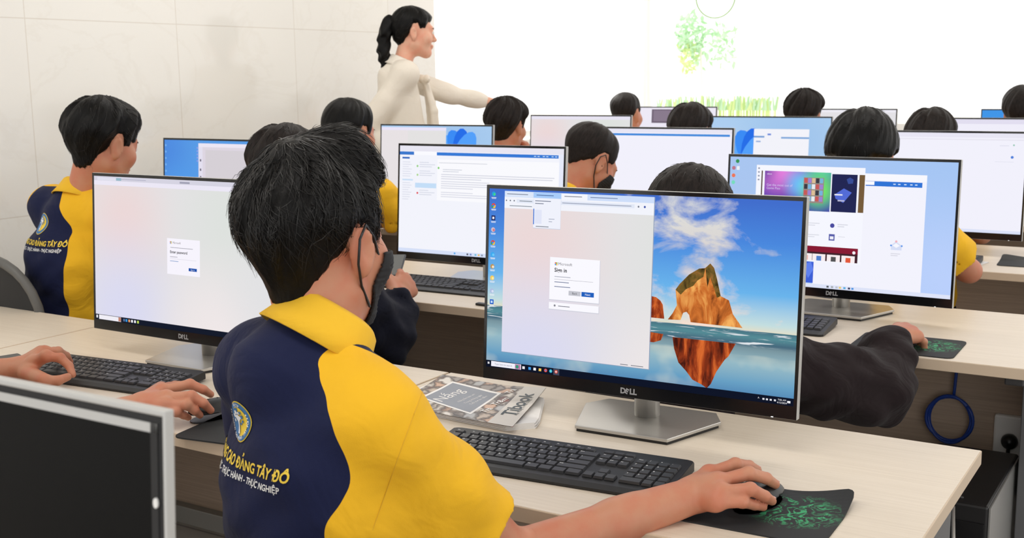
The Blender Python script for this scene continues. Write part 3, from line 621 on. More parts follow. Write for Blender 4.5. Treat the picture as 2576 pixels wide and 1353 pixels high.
def bloom(o, u, v, s, L=2):
    for k, c in enumerate(((96, 170, 250), (60, 140, 245), (40, 110, 232), (84, 160, 250))):
        a0 = -1.1+k*.55; pts = []
        for q in np.linspace(0, 2*math.pi, 18, endpoint=False):
            x = math.cos(q)*s*.34; y = math.sin(q)*s*.7; pts.append((u+(x*math.cos(a0)-y*math.sin(a0))/1.775+.02*k, v+(x*math.sin(a0)+y*math.cos(a0))+.01*k))
        o.append((pts, glow(c), L+k))
LB = blob_mat('pale_blue_desktop', [(.1, .3, .35, (160, 196, 236)), (-.25, .2, .25, (190, 212, 244))], (172, 206, 240))
def s_blue_left():   # bright blue desktop with a window on the right half
    B = blob_mat('bright_blue_desktop', [(-.3, .38, .2, (80, 140, 225)), (-.2, .2, .2, (84, 156, 235))], (90, 156, 230))
    o = [rect(0, 0, 1, 1, B, 0), rect(.30, .03, 1, 1, (222, 214, 226), 1), rect(.30, .03, 1, .07, (236, 230, 244), 2), rect(.30, .07, .335, 1, (228, 224, 240), 2), rect(.36, .1, 1, 1, (214, 208, 214), 2), rect(.45, .5, .9, .9, (230, 224, 236), 3)]
    for v_ in (.2, .3, .38, .46): o.append(rect(.312, v_, .324, v_+.025, (110, 105, 125), 3))
    for v_ in (.06, .13, .2, .27, .34): o.append(disc(.012, v_, .007, (120, 180, 240), 2, 8)); o.append(disc(.29, v_*.5+.05, .006, (150, 160, 230), 2, 8))
    return o
def s_bloom_right():
    o = [rect(0, 0, 1, 1, LB, 0), rect(0, .02, .60, 1, (232, 226, 228), 1), rect(0, .02, .60, .06, (234, 228, 248), 2), rect(.31, .34, .56, .62, (244, 240, 250), 2)]; bloom(o, .70, .30, .42); o.append(rect(.25, .06, .60, .5, (228, 226, 226), 7)); o.append(rect(.31, .34, .56, .62, (244, 240, 250), 8)); return o
def s_white(bar=True, extra=None):
    o = [rect(0, 0, 1, 1, (242, 241, 252), 0), rect(0, 0, 1, .045, (232, 230, 244), 1)]
    if bar: o.append(rect(.10, .055, .985, .08, (70, 140, 220), 2))
    else:
        o.append(rect(0, .06, 1, .07, (230, 228, 240), 1)); lines(o, .86, .12, [.05], (206, 208, 226), L=2); o.append(disc(.93, .235, .008, (80, 130, 220), 2)); o.append(disc(.935, .115, .005, (150, 200, 180), 2)); lines(o, .84, .28, [.1], (220, 222, 236), L=2)
    if extra: o += extra
    o.append(rect(0, .97, 1, 1, (220, 226, 248), 2)); return o
def s_pastel(): return [rect(0, 0, 1, 1, PASTEL, 0), rect(0, 0, 1, .05, (232, 228, 242), 1), rect(.38, .42, .62, .8, (246, 242, 250), 2)]
def s_blue_win():
    o = [rect(0, 0, 1, 1, LB, 0)]; bloom(o, .32, .48, .5); o += [rect(.37, .16, .83, 1, (243, 243, 250), 7), rect(.37, .26, .46, .285, (120, 160, 215), 8), rect(.60, .27, .83, .295, (130, 170, 220), 8), rect(.485, .225, .515, .25, (110, 140, 220), 8), rect(.39, .33, .43, .35, (150, 175, 220), 8), disc(.70, .72, .02, (226, 230, 240), 8)]; return o
def s_dark_pic(): return [rect(0, 0, 1, 1, (238, 234, 246), 0), rect(.28, .03, .86, .28, (112, 98, 116), 1), rect(.78, .03, .86, .07, (60, 54, 70), 2), rect(.3, .05, .6, .25, (138, 124, 142), 2)]
MON = [
 ('main', 'black-bezel monitor showing an orange sea rock and a sign-in window', main_screen(), (-.885, 1.813, DH), 1.656, 4.1, .066),
 ('left', 'monitor with a pale full-screen password page, left of the nearest boy', left_screen(), (-1.978, 1.773, DH), -.157, 4.1, .057),
 ('store', 'monitor with a colourful app store window over a light blue desktop', store_screen(), (-.867, 2.993, DH), -1.2, 3.6, .049),
 ('mail', 'monitor showing a pale mail page under a blue header bar', mail_screen(), (-1.976, 2.967, DH), 1.157, 4.5, .061),
 ('blueleft', 'monitor with a bright blue desktop and grey window, against the left wall', s_blue_left(), (-3.10, 2.99, DH), 0, 4),
 ('white3', 'large white-page monitor at the right edge behind the app store screen', s_white(False), (-.885, 4.22, DH), 0, 4),
 ('whiteblue', 'white-page monitor with a thin blue bar before the masked boy', s_white(True), (-1.94, 4.24, DH), .6, 4),
 ('bloom', 'monitor with a cream window and a blue flower-like shape, below the teacher', s_bloom_right(), (-3.06, 4.26, DH), 1.5, 4),
 ('pastel4', 'monitor with a pale pink and green page, right of the boy resting his chin', s_pastel(), (-2.99, 5.50, DH), 1, 4),
 ('bluewin4', 'monitor with a pale blue desktop and white window in its middle', s_blue_win(), (-1.92, 5.47, DH), .5, 4),
 ('white4', 'white-page monitor at the right edge with a blue right end', [rect(0, 0, 1, 1, (240, 238, 250), 0), rect(.78, 0, 1, 1, LB, 1), rect(0, 0, .78, .06, (226, 222, 240), 1)], (-.86, 5.44, DH), 0, 4),
 ('dark5', 'far monitor showing a dark purple picture on a white page', s_dark_pic(), (-3.0, 6.72, DH+.01), 0, 4),
 ('grey5', 'far monitor with a blank light grey screen', [rect(0, 0, 1, 1, (228, 226, 230), 0), rect(0, 0, 1, .04, (238, 236, 244), 1)], (-1.915, 6.70, DH), 0, 4),
 ('blue5', 'far monitor with a plain bright blue screen at the right edge', [rect(0, 0, 1, 1, (66, 150, 232), 0), rect(.2, .2, .6, .6, (84, 166, 240), 1)], (-.86, 6.70, DH), 0, 4)]
MO = {}
for k, lab, sc_, loc, yw, tl_, *zz in MON: MO[k] = make_monitor(lab, sc_, loc, yw, tl_, zb=zz[0] if zz else .06)
M_OFF = mat('switched_off_screen', (12, 12, 12), .3, spec=.08); M_GBEZ = mat('dark_grey_bezel', (40, 40, 41), .6, spec=.3)
_c0 = at(438, 1040, Z=1.176)
mo = make_monitor('switched-off black monitor with a silver rim, in the lower left corner', [rect(0, 0, 1, 1, M_OFF, 0)], (_c0[0]-.316, _c0[1]-.0229, DH), .3, 3.5, bright=False, logo=False, bezel=M_GBEZ, dep=.007, zb=.052)
MO['off'] = mo
mb = MB(); tl = Matrix.Translation((0, 0, .052)) @ Matrix.Rotation(R_(-3.5), 4, 'X')
for lo, hi in (((-MW/2-.002, -.002, MH-.0015), (MW/2+.0015, .0065, MH+.003)), ((MW/2-.0008, -.002, 0), (MW/2+.0018, .0065, MH+.003)), ((-MW/2-.0028, -.002, 0), (-MW/2+.0012, .0065, MH+.003))): mb.box(lo, hi, M_SILVERP, .0012, tl)
mb.build('silver_rim', mo); 
mb = MB(); mb.lathe([(0, .0), (.0022, .0), (.0022, .0012), (0, .0012)], M_WHITE, (0, 0, 0), 12, 1, 1.6)
o = mb.build('power_button', mo); o.matrix_local = tl @ Matrix.Translation((MW/2-.008, -.0010, MH-.060)) @ Matrix.Rotation(R_(90), 4, 'X')
# wide inner bezel of that monitor
mb = MB(); mb.box((MW/2-.013, -.0009, .02), (MW/2-.0065, .001, MH-.007), M_GBEZ, 0, tl); mb.box((-MW/2+.006, -.0009, MH-.0135), (MW/2-.0065, .001, MH-.007), M_SILVERP, 0, tl); mb.build('inner_bezel', mo)

# ------------------------------------------------------------------ keyboards
KROWS = [  # (row centre from back edge, key depth, [(x from left, width, legend)])
]
def key_layout():
    K = []; u = .0187; x0 = .012; g = .0016
    def row(y, d, items):
        for x, w, s in items: K.append((x0+x*u+g/2, y, w*u-g, d, s))
    fr = [(0, 1, 'Esc')]+[(1.6+i+(i//4)*.35, 1, 'F%d' % (i+1)) for i in range(12)]+[(15.1+i*1., 1, '') for i in range(3)]
    row(.020, .0105, fr)
    y = .034; d = .0162; st = .0183
    row(y, d, [(i, 1, s) for i, s in enumerate('`1234567890-=')]+[(13, 2, 'Back')]+[(15.2+i, 1, s) for i, s in enumerate(('Ins', 'Hm', 'Pu'))]+[(18.5+i, 1, s) for i, s in enumerate(('Num', '/', '*', '-'))])
    row(y+st, d, [(0, 1.5, 'Tab')]+[(1.5+i, 1, s) for i, s in enumerate('QWERTYUIOP[]')]+[(13.5, 1.5, '\\')]+[(15.2+i, 1, s) for i, s in enumerate(('Del', 'End', 'Pd'))]+[(18.5+i, 1, s) for i, s in enumerate('789')]+[(21.5, 1, '+')])
    row(y+2*st, d, [(0, 1.8, 'Caps')]+[(1.8+i, 1, s) for i, s in enumerate("ASDFGHJKL;'")]+[(12.8, 2.2, 'Enter')]+[(18.5+i, 1, s) for i, s in enumerate('456')]+[(21.5, 1, '')])
    row(y+3*st, d, [(0, 2.3, 'Shift')]+[(2.3+i, 1, s) for i, s in enumerate('ZXCVBNM,./')]+[(12.3, 2.7, 'Shift'), (16.2, 1, '')]+[(18.5+i, 1, s) for i, s in enumerate('123')]+[(21.5, 1, '')])
    row(y+4*st, d, [(0, 1.4, 'Ctrl'), (1.4, 1.2, ''), (2.6, 1.2, 'Alt'), (3.8, 5.9, ''), (9.7, 1.3, 'Alt'), (11, 1.3, ''), (12.3, 1.3, ''), (13.6, 1.4, 'Ctrl'), (15.2, 1, ''), (16.2, 1, ''), (17.2, 1, ''), (18.5, 2, '0'), (20.5, 1, '.'), (21.5, 1, 'Ent')])
    return K
KL = key_layout(); KW, KD = .444, .150
def make_keyboard(label, loc, yaw, detail=2):
    """origin on the desk at the keyboard's centre; slopes up to the back"""
    r = thing('keyboard', label, 'keyboard', loc, R_(yaw), 'black keyboards on the desks')
    b = MB(); prof = [(-KD/2, .002), (-KD/2, .006), (-KD/2+.012, .0105), (-KD/2+.024, .0115), (KD/2-.004, .022), (KD/2, .019), (KD/2, .006), (-KD/2+.02, .0)]
    def cut(x, s): return [(x, y*s if y < 0 else y*s, z) for y, z in prof]
    V = []; secs = [(-KW/2, .90), (-KW/2+.004, .965), (-KW/2+.012, 1.), (KW/2-.012, 1.), (KW/2-.004, .965), (KW/2, .90)]
    for x, s in secs: V += cut(x, s)
    n = len(prof); F = []
    for i in range(len(secs)-1):
        for k in range(n): F.append((i*n+k, (i+1)*n+k, (i+1)*n+(k+1) % n, i*n+(k+1) % n))
    F.append(tuple(range(n))[::-1]); F.append(tuple((len(secs)-1)*n+k for k in range(n)))
    b.add(V, F, M_KEYB); b.build('case', r)
    sl = math.atan2(.0105, KD-.028)
    def key_pos(k): 
        x, y, w, d, s = k; cx = -KW/2+x+w/2; cy = KD/2-y-d/2; z = .0115+(cy+KD/2-.024)*math.tan(sl); return cx, cy, z, w, d
    cache = {}; km = MB()
    for idx, k in enumerate(KL):
        cx, cy, z, w, d = key_pos(k)
        if detail == 2:
            if (round(w, 4), d) not in cache:
                q = MB(); t_ = .0014; q.add([(-w/2, -d/2, 0), (w/2, -d/2, 0), (w/2, d/2, 0), (-w/2, d/2, 0), (-w/2+t_, -d/2+t_, .004), (w/2-t_, -d/2+t_, .004), (w/2-t_, d/2-t_, .004), (-w/2+t_, d/2-t_, .004)],
                    [(4, 5, 6, 7), (0, 1, 5, 4), (1, 2, 6, 5), (2, 3, 7, 6), (3, 0, 4, 7), (3, 2, 1, 0)], M_KEY)
                o = q.build('key', r); cache[(round(w, 4), d)] = o
            elif idx < 99: o = cache[(round(w, 4), d)].copy(); COL.objects.link(o)
            else: o = None
            if o is not None: o.parent = r; o.location = (cx, cy, z); o.rotation_euler = (sl, 0, 0); continue
        t_ = .0014; q = [(cx-w/2, cy-d/2, z), (cx+w/2, cy-d/2, z), (cx+w/2, cy+d/2, z+.001), (cx-w/2, cy+d/2, z+.001), (cx-w/2+t_, cy-d/2+t_, z+.004), (cx+w/2-t_, cy-d/2+t_, z+.004), (cx+w/2-t_, cy+d/2-t_, z+.0052), (cx-w/2+t_, cy+d/2-t_, z+.0052)]
        km.add(q, [(4, 5, 6, 7), (0, 1, 5, 4), (1, 2, 6, 5), (2, 3, 7, 6), (3, 0, 4, 7), (3, 2, 1, 0)], M_KEY)
    if km.v: tag(km.build('remaining_keys' if detail == 2 else 'keys', r), kind='stuff')
    if detail == 2:
        lm = MB(); gc = {}
        for k in KL:
            s = k[4]
            if not s: continue
            cx, cy, z, w, d = key_pos(k)
            if s not in gc: gc[s] = text_geo(s, .0055 if len(s) == 1 else .0036, 'LEFT', .0001)
            V, F = gc[s]; lm.add([(cx-w/2+.003+v[0], cy+d*.17+v[1]*math.cos(sl), z+.0046+(d*.17+v[1])*math.sin(sl)) for v in V], F, M_LEGEND)
        lm.build('key_legends', r)
    return r
make_keyboard('black full-size keyboard in front of the sea rock monitor', (-.912, 1.583, DH), 4.6, 2)
make_keyboard('black keyboard between the two bare hands at the left', (-2.050, 1.612, DH), 5.6, 2)
make_keyboard('black keyboard beside the hand holding the phone, under the mail page monitor', (-2.03, 2.852, DH), 1.5, 1)
make_keyboard('black keyboard partly behind the dark brown sleeve', (-1.035, 2.800, DH), 2, 1)
kp = at(2482, 634, Z=.77)
make_keyboard('small dark keyboard beside the yellow sleeve at the right edge', (kp[0]-.215, 4.03, DH), 0, 1)

# ------------------------------------------------------------------ mouse pads and mice
m_pad = mat('black_pad_cloth', (34, 36, 38), .75); t = NT(m_pad); tc = t.n('TexCoord'); mp = t.n('Mapping'); mp.inputs['Scale'].default_value = (1, 1, 1); t.l(tc.outputs['Object'], mp.inputs[0])
n1 = t.n('TexNoise', Scale=24., Detail=3., Distortion=3.2); t.l(mp.outputs[0], n1.inputs[0]); n2 = t.n('TexNoise', Scale=60., Detail=2., Distortion=1.5); t.l(mp.outputs[0], n2.inputs[0])
r1 = t.ramp(n1.outputs[0], [(.46, (0, 0, 0)), (.48, (1, 1, 1)), (.56, (1, 1, 1)), (.58, (0, 0, 0))]); r2 = t.ramp(n2.outputs[0], [(.45, (0, 0, 0)), (.5, (1, 1, 1))])
sp = t.n('VectorMath', _operation='MULTIPLY_ADD'); sp.inputs[1].default_value = (1/.075, 1/.07, 0); sp.inputs[2].default_value = (-.048/.075, -.012/.07, 0); t.l(tc.outputs['Object'], sp.inputs[0])
ln = t.n('VectorMath', _operation='LENGTH'); t.l(sp.outputs[0], ln.inputs[0]); rg_ = t.ramp(ln.outputs['Value'], [(.55, (1, 1, 1)), (1., (0, 0, 0))])
f = t.math('MULTIPLY', t.math('MULTIPLY', r1.outputs[0], rg_.outputs[0]), t.math('ADD', t.math('MULTIPLY', r2.outputs[0], .7), .3), clamp=True)
mx = t.n('Mix', _data_type='RGBA'); t.l(f, mx.inputs[0]); mx.inputs[6].default_value = (*s2l((36, 38, 40)), 1); mx.inputs[7].default_value = (*s2l((60, 168, 112)), 1); t.l(mx.outputs[2], t.b.inputs['Base Color'])
def make_pad(label, loc, yaw, curl=0., w=.236, d=.192, curl2=0.):
    r = thing('mouse_pad', label, 'mouse pad', loc, R_(yaw), 'black and green mouse pads')
    n = 20; V = []; F = []; th = .0028; rc = .018
    def clampc(x, y):
        ax, ay = abs(x)-(w/2-rc), abs(y)-(d/2-rc)
        if ax > 0 and ay > 0:
            l = math.hypot(ax, ay)
            s = rc/max(ax, ay)*1.0; k = max(ax, ay)/l; ax, ay = ax*k, ay*k; x = math.copysign(w/2-rc+ax, x); y = math.copysign(d/2-rc+ay, y)
        return x, y
    for top in (1, 0):
        for i in range(n+1):
            for j in range(n+1):
                x = -w/2+w*i/n; y = -d/2+d*j/n; x, y = clampc(x, y)
                q = max(0, (x/(w/2)+y/(d/2))/2-.55)/.45; z = curl*max(0, q)**1.7; q2 = max(0, (-x/(w/2)+y/(d/2))/2-.45)/.55; z += curl2*q2**1.5
                V.append((x, y, z+th*top))
    m_ = (n+1)**2
    for i in range(n):
        for j in range(n):
            a = i*(n+1)+j; F.append((a, a+n+1, a+n+2, a+1)); F.append((m_+a, m_+a+1, m_+a+n+2, m_+a+n+1))
    ring = [i*(n+1) for i in range(n+1)]+[n*(n+1)+j for j in range(1, n+1)]+[i*(n+1)+n for i in range(n-1, -1, -1)]+[j for j in range(n-1, 0, -1)]
    for k in range(len(ring)):
        a, b = ring[k], ring[(k+1) % len(ring)]; F.append((a, m_+a, m_+b, b))
    link_mesh('cloth_sheet', V, F, m_pad, r, smooth=False); return r
def make_mouse(label, loc, yaw):
    r = thing('computer_mouse', label, 'computer mouse', loc, R_(yaw), 'black computer mice')
    f = Fld((-.04, -.065, -.005), (.04, .065, .045), .0022)
    f.ell((0, -.012, .010), (.031, .05, .026), k=0); f.ell((0, .022, .006), (.029, .038, .022), k=.015); f.put((-.05, -.07, -.02), (.05, .07, .0), lambda X, Y, Z: (-Z+0*X+0*Y), 0, 'i'); 
    V, Q = f.nets(); np_mesh('shell', V, Q, M_BLACK, r)
    MB().tube([(0, .045, .012), (0, .03, .0235), (0, .0, .036)], .0012, M_BLACKG, 6).build('button_gap', r); MB().lathe([(0, -.003), (.007, -.003), (.007, .003), (0, .003)], M_GREYLEG, (0, 0, 0), 16).build('scroll_wheel', r).matrix_local = Matrix.Translation((0, .033, .022)) @ Matrix.Rotation(R_(90), 4, 'Y')
    return r
make_pad('mouse pad with green tangled print and a curled corner under the nearest hand', (-.552, 1.572, DH), 1.5, .022)
make_pad('mouse pad hanging over the desk edge, under the left student\'s hand', (-1.492, 1.500, DH), 9, 0)
make_pad('mouse pad beside the dark brown sleeve and app store monitor', (-.612, 2.745, DH), 1, 0)
pp = at(2490, 664, Z=.752)
make_pad('wavy mouse pad cut off by the right edge of the photo', (pp[0]+.135, pp[1]+.085, DH), 3, 0, curl2=.012)
make_mouse('mouse under the nearest boy\'s right hand', (-.562, 1.590, DH+.0028), -10)
make_mouse('mouse under the right hand left of the nearest boy', (-1.615, 1.522, DH+.0028), -14)
make_mouse('mouse under the hand that comes out of the dark brown sleeve', (-.638, 2.752, DH+.0028), -22)

# ------------------------------------------------------------------ book
bk = thing('notebook', 'paperback notebook with a pebble cover, left of the sea rock monitor base', 'notebook', (-1.19, 1.815, DH), 0)
m_page = mat('white_page_paper', (240, 238, 236), .7)
m_peb = mat('pebble_cover_print', (200, 190, 180), .3); t = NT(m_peb); tc = t.n('TexCoord'); mp = t.n('Mapping'); mp.inputs['Scale'].default_value = (32, 32, 1); mp.inputs['Rotation'].default_value = (0, 0, .3); t.l(tc.outputs['UV'], mp.inputs[0])
tc2 = t.n('TexNoise', Scale=1.5); t.l(mp.outputs[0], tc2.inputs[0]); va = t.n('VectorMath', _operation='MULTIPLY_ADD'); va.inputs[1].default_value = (.8, .8, 0); t.l(tc2.outputs['Color'], va.inputs[0]); t.l(mp.outputs[0], va.inputs[2])
vo = t.n('TexVoronoi', _feature='F1', Scale=1.); ve = t.n('TexVoronoi', _feature='DISTANCE_TO_EDGE', Scale=1.); t.l(va.outputs[0], vo.inputs[0]); t.l(va.outputs[0], ve.inputs[0])
sr = t.n('SeparateColor'); t.l(vo.outputs['Color'], sr.inputs[0]); rp = t.ramp(sr.outputs[0], [(0, s2l((150, 140, 132))), (.2, s2l((214, 208, 200))), (.4, s2l((196, 178, 160))), (.55, s2l((228, 222, 214))), (.7, s2l((206, 168, 140))), (.8, s2l((178, 92, 60))), (.86, s2l((176, 176, 176)))], 'CONSTANT')
re_ = t.ramp(ve.outputs[0], [(.0, (.09, .06, .05)), (.10, (.5, .45, .4)), (.2, (1, 1, 1))]); mx = t.n('Mix', _data_type='RGBA', _blend_type='MULTIPLY'); mx.inputs[0].default_value = 1.; t.l(rp.outputs[0], mx.inputs[6]); t.l(re_.outputs[0], mx.inputs[7]); t.l(mx.outputs[2], t.b.inputs['Base Color'])
m_label = mat('slate_blue_label_print', (134, 140, 152), .35); m_cream = mat('cream_spine_print', (214, 208, 200), .35); m_dk = mat('dark_teal_print', (30, 52, 62), .4); m_wp = mat('white_print', (244, 242, 240), .4)
# book plane: p = corner + a*s + b*t  (s to the right along the long side, t to the back)
A_ = at(1085, 1065, Z=DH+.012); B_ = at(1300, 1090, Z=DH+.012); C_ = at(1372, 996, Z=DH+.012); D_ = at(1190, 961, Z=DH+.012)
O_ = np.array([-1.19, 1.815, DH])
def cover_pt(s, t_, lift=0.):
    """cover sheet, s 0..1 left-right, t 0..1 front-back, right flap and back edge curl upward"""
    A = np.array([-1.345, 1.725]); B = np.array([-1.060, 1.700]); C = np.array([-1.120, 1.925]); D = np.array([-1.385, 1.945])
    p = (A*(1-s)+B*s)*(1-t_)+(D*(1-s)+C*s)*t_
    z = .0125+.022*max(0, s-.55)**1.3*(.4+t_)+.008*max(0, t_-.6)
    return np.array([p[0]-O_[0], p[1]-O_[1], z+lift])
def cover_patch(pts, m, lift, name, parent, V=None, F=None, maxl=.04):
    if V is None: V = [(p[0], p[1], 0) for p in pts]; F = [tuple(range(len(pts)))]
    V2, F2 = subdiv([(v[0], v[1], 0) for v in V], F, maxl); W2 = [cover_pt(v[0], v[1], lift) for v in V2]; return W2, F2
cv = MB(); n = 16; V = []; F = []
for top in (0, 1):
    for i in range(n+1):
        for j in range(n+1): V.append(cover_pt(i/n, j/n, .0006*top))
for i in range(n):
    for j in range(n):
        a = i*(n+1)+j; F.append((a, a+1, a+n+2, a+n+1)); a += (n+1)**2; F.append((a, a+n+1, a+n+2, a+1))
o = link_mesh('cover', V, F, m_peb, bk); uv = o.data.uv_layers.new(name='UVMap')
for lp in o.data.loops:
    k = lp.vertex_index % ((n+1)**2); uv.data[lp.index].uv = ((k//(n+1))/n*.30, (k % (n+1))/n*.22)
cov = o
cm = MB(); L0 = .0009
cm.add(*cover_patch([(.80, 0), (1, 0), (1, 1), (.80, 1)], None, L0, '', None), m_cream)
cm.add(*cover_patch([(.10, .28), (.62, .12), (.66, .78), (.16, .86)], None, L0, '', None), m_wp)
cm.add(*cover_patch([(.13, .30), (.60, .16), (.635, .74), (.18, .82)], None, L0+.0002, '', None), m_label)
cm.build('cover_print', cov)
tm = MB()
def ctext(s, cx, cy, size, ang, m, lift=.0013, bold=0.):
    V, F = text_geo(s, 1., 'CENTER', bold); sx, sy = size/.28, size/.22; ca, sa = math.cos(ang), math.sin(ang)
    V = [((v[0]*ca-v[1]*sa)*sx+cx, (v[0]*sa+v[1]*ca)*sy+cy) for v in V]
    tm.add([cover_pt(v[0], v[1], lift) for v in V], F, m)
ctext('Tibook', .895, .52, .044, R_(90), m_dk, bold=.02); ctext('Hãy Trang Trí Mùa Trang Trí', .95, .5, .009, R_(90), m_dk)
tm.build('title_lettering', cov); tm = MB()
ctext('Nắng', .29, .48, .040, R_(80), m_wp); ctext('Nắng ấm bên em', .44, .5, .009, R_(80), m_wp); ctext('Trong những ngày', .50, .5, .009, R_(80), m_wp); ctext('Tuổi thơ êm đềm', .55, .5, .009, R_(80), m_wp)
tm.build('label_lettering', cov); tm = MB()
ctext('Trà', .725, .84, .021, R_(75), m_wp, bold=.02); ctext('Tr&m', .725, .55, .022, R_(75), m_wp, bold=.02); ctext('Trà', .70, .28, .021, R_(75), m_wp, bold=.02)

tm.build('script_lettering', cov)
pg = MB(); P = [(-1.365, 1.735), (-1.085, 1.715), (-1.045, 1.755), (-1.055, 1.785), (-1.115, 1.905), (-1.38, 1.93)]
for k in range(7): e = .0018*math.sin(k*2.1); pg.prism([(p[0]-O_[0]+e, p[1]-O_[1]+e) for p in P], .0004+k*.0017, .0004+k*.0017+.0015, m_page)
pg.build('page_block', bk)

# ------------------------------------------------------------------ small things on the desks
def make_phone(label, loc, yaw, m_face=None, M=None):
    r = thing('smartphone', label, 'phone', loc, R_(yaw)); MB().box((-.0375, -.078, .0), (.0375, .078, .0082), M_BLACK, .0025).build('case', r)
    MB().box((-.034, -.074, .0082), (.034, .074, .0086), m_face or M_BLACKG).build('screen', r)
    MB().lathe([(0, 0), (.003, 0), (.003, .0004), (0, .0004)], MATS['grey_powder_steel'], (0, .066, .0086), 10).build('camera_dot', r); return r
make_phone('phone lying on the desk at the left edge, behind the bare left hand', (-2.395, 1.565, DH), -18)
tt = thing('usb_stick', 'small black rounded stick on the desk, half behind the sea rock monitor', 'memory stick', tuple(at(1222, 770, Z=DH)), R_(-4))
MB().box((-.032, -.009, 0), (.03, .009, .008), M_BLACK, .0035).build('body', tt); MB().box((.03, -.006, .002), (.042, .006, .0065), M_SILVER, .0004).build('plug', tt)
pt = at(2452, 664, Z=DH); mb = MB()
for k in range(3): mb.box((-.05, -.035, .0006*k), (.05, .035, .0006*k+.0004), m_page, 0, Matrix.Rotation(R_(-20+6*k), 4, 'Z'))
o = mb.build('paper_slip'); o.location = (pt[0]-.02, pt[1]+.03, DH); tag(o, 'small white paper slips beside the yellow sleeve at the right', 'paper')

# ------------------------------------------------------------------ under the desks
tw = thing('computer_tower', 'black computer tower with a grey side, on the floor at the lower right', 'computer', (-.485, 2.60, 0))
MB().box((-.10, 0, .012), (.093, .42, .44), M_BLACK, .006).build('case', tw); MB().box((.093, .004, .016), (.0965, .416, .436), mat('grey_glass_side_panel', (138, 138, 136), .25, .1)).build('side_panel', tw)
MB().box((-.092, -.004, .03), (.086, 0, .40), M_BLACKG, .001).build('front_panel', tw)
mb = MB()
for k, x in enumerate((-.03, -.005, .03)): mb.lathe([(0, 0), (.004, 0), (.004, .002), (0, .002)], M_GREYLEG, (x, .035, .4395), 12)
mb.build('port_row', tw); 
for x in (-.08, .075):
    for y in (.03, .38): MB().box((x-.012, y-.012, 0), (x+.012, y+.012, .0125), M_BLACK).build('foot', tw)
sk = at(2542, 1102, Y=3.155)
so_ = thing('wall_socket', 'white power socket box on the brown desk panel at the right edge', 'socket', (sk[0], 3.172, sk[2]), 0)
MB().box((-.042, -.022, -.06), (.06, .0, .06), M_WHITE, .006).build('box', so_)
pl = thing('power_plug', 'round black plug pushed into the white socket box', 'plug', (sk[0]-.0, 3.150, sk[2]-.005))
mb = MB(); mb.lathe([(0, 0), (.019, 0), (.021, .012), (.016, .028), (0, .03)], M_BLACK, (0, 0, 0), 20); o = mb.build('plug_body', pl, True); o.rotation_euler = (R_(90), 0, 0)
MB().tube([(0, -.02, -.008), (0, -.03, -.03), (.0, -.028, -.06), (.005, -.02, -.12), (.01, -.01, -.3), (.01, 0, -.45)], .005, M_BLACK).box((-.012, -.03, -.075), (.012, -.012, -.045), M_BLACK, .003).build('cable', pl, True)
m_blue = mat('blue_network_cable', (24, 62, 150), .4)
cc = at(2390, 1052, Y=3.15); rr = .056; P = []; top = at(2412, 940, Y=3.15)
for a in np.linspace(0, 1, 7): P.append((top[0]-.0*a+(cc[0]-top[0])*a*.6, 3.150, .724+(cc[2]+rr-.724)*a))
for q in np.linspace(R_(80), R_(80)+2*math.pi*3.9, 120): P.append((cc[0]+(rr-.004*math.sin(q*.7))*math.cos(q), 3.150-.004*math.sin(q*1.3)-.006, cc[2]+(rr+.006+.003*math.cos(q*.6))*math.sin(q)))
mb = MB().tube(P, .0042, m_blue, 7); o = mb.build('network_cable', None, True); tag(o, 'coiled blue network cable hanging below the desk at the right', 'cable')
bb = at(2556, 958, Y=2.72); mb = MB().box((-.02, -.03, -.028), (.02, .03, 0), mat('dark_grey_block', (60, 60, 62), .5), .003); o = mb.build('cable_clip_block'); o.location = (bb[0], 2.72, DH-.0255); tag(o, 'dark grey block fixed under the front edge of the desk, lower right', 'bracket')
# bottle hanging by its strap from the right end of the nearest desk
m_pink = mat('magenta_bottle_plastic', (226, 60, 190), .2, coat=.5); m_strap = mat('grey_silicone_strap', (170, 170, 168), .45)
bp = at(2428, 1300, Y=1.78)
bt = thing('water_bottle', 'glossy magenta water bottle with a grey carry loop beside the desk end', 'bottle', (-.278, 1.80, .33))
MB().lathe([(0, 0), (.026, 0), (.029, .006), (.029, .12), (.027, .155), (.021, .185), (.0165, .20), (0, .20)], m_pink, (0, 0, 0), 28).build('body', bt, True)
MB().lathe([(0, .20), (.019, .20), (.019, .228), (.016, .234), (0, .234)], mat('dark_magenta_cap', (150, 24, 92), .3), (0, 0, 0), 24).build('cap', bt, True)
mb = MB(); mb.tube([(-.026, 0, .30), (-.027, -.002, .26), (-.024, -.004, .225), (-.012, -.018, .208), (.004, -.022, .204), (.018, -.014, .212), (.026, -.004, .24), (.027, 0, .275), (.022, .002, .30)], .0045, m_strap, 8); mb.build('carry_loop', bt, True)
hk = MB().tube([(-.045, 0, .3935), (-.042, 0, .34), (-.036, 0, .318), (-.026, 0, .305), (-.01, 0, .300), (.006, 0, .30), (.022, .002, .30)], .003, M_SILVER, 7).build('hook', bt, True)

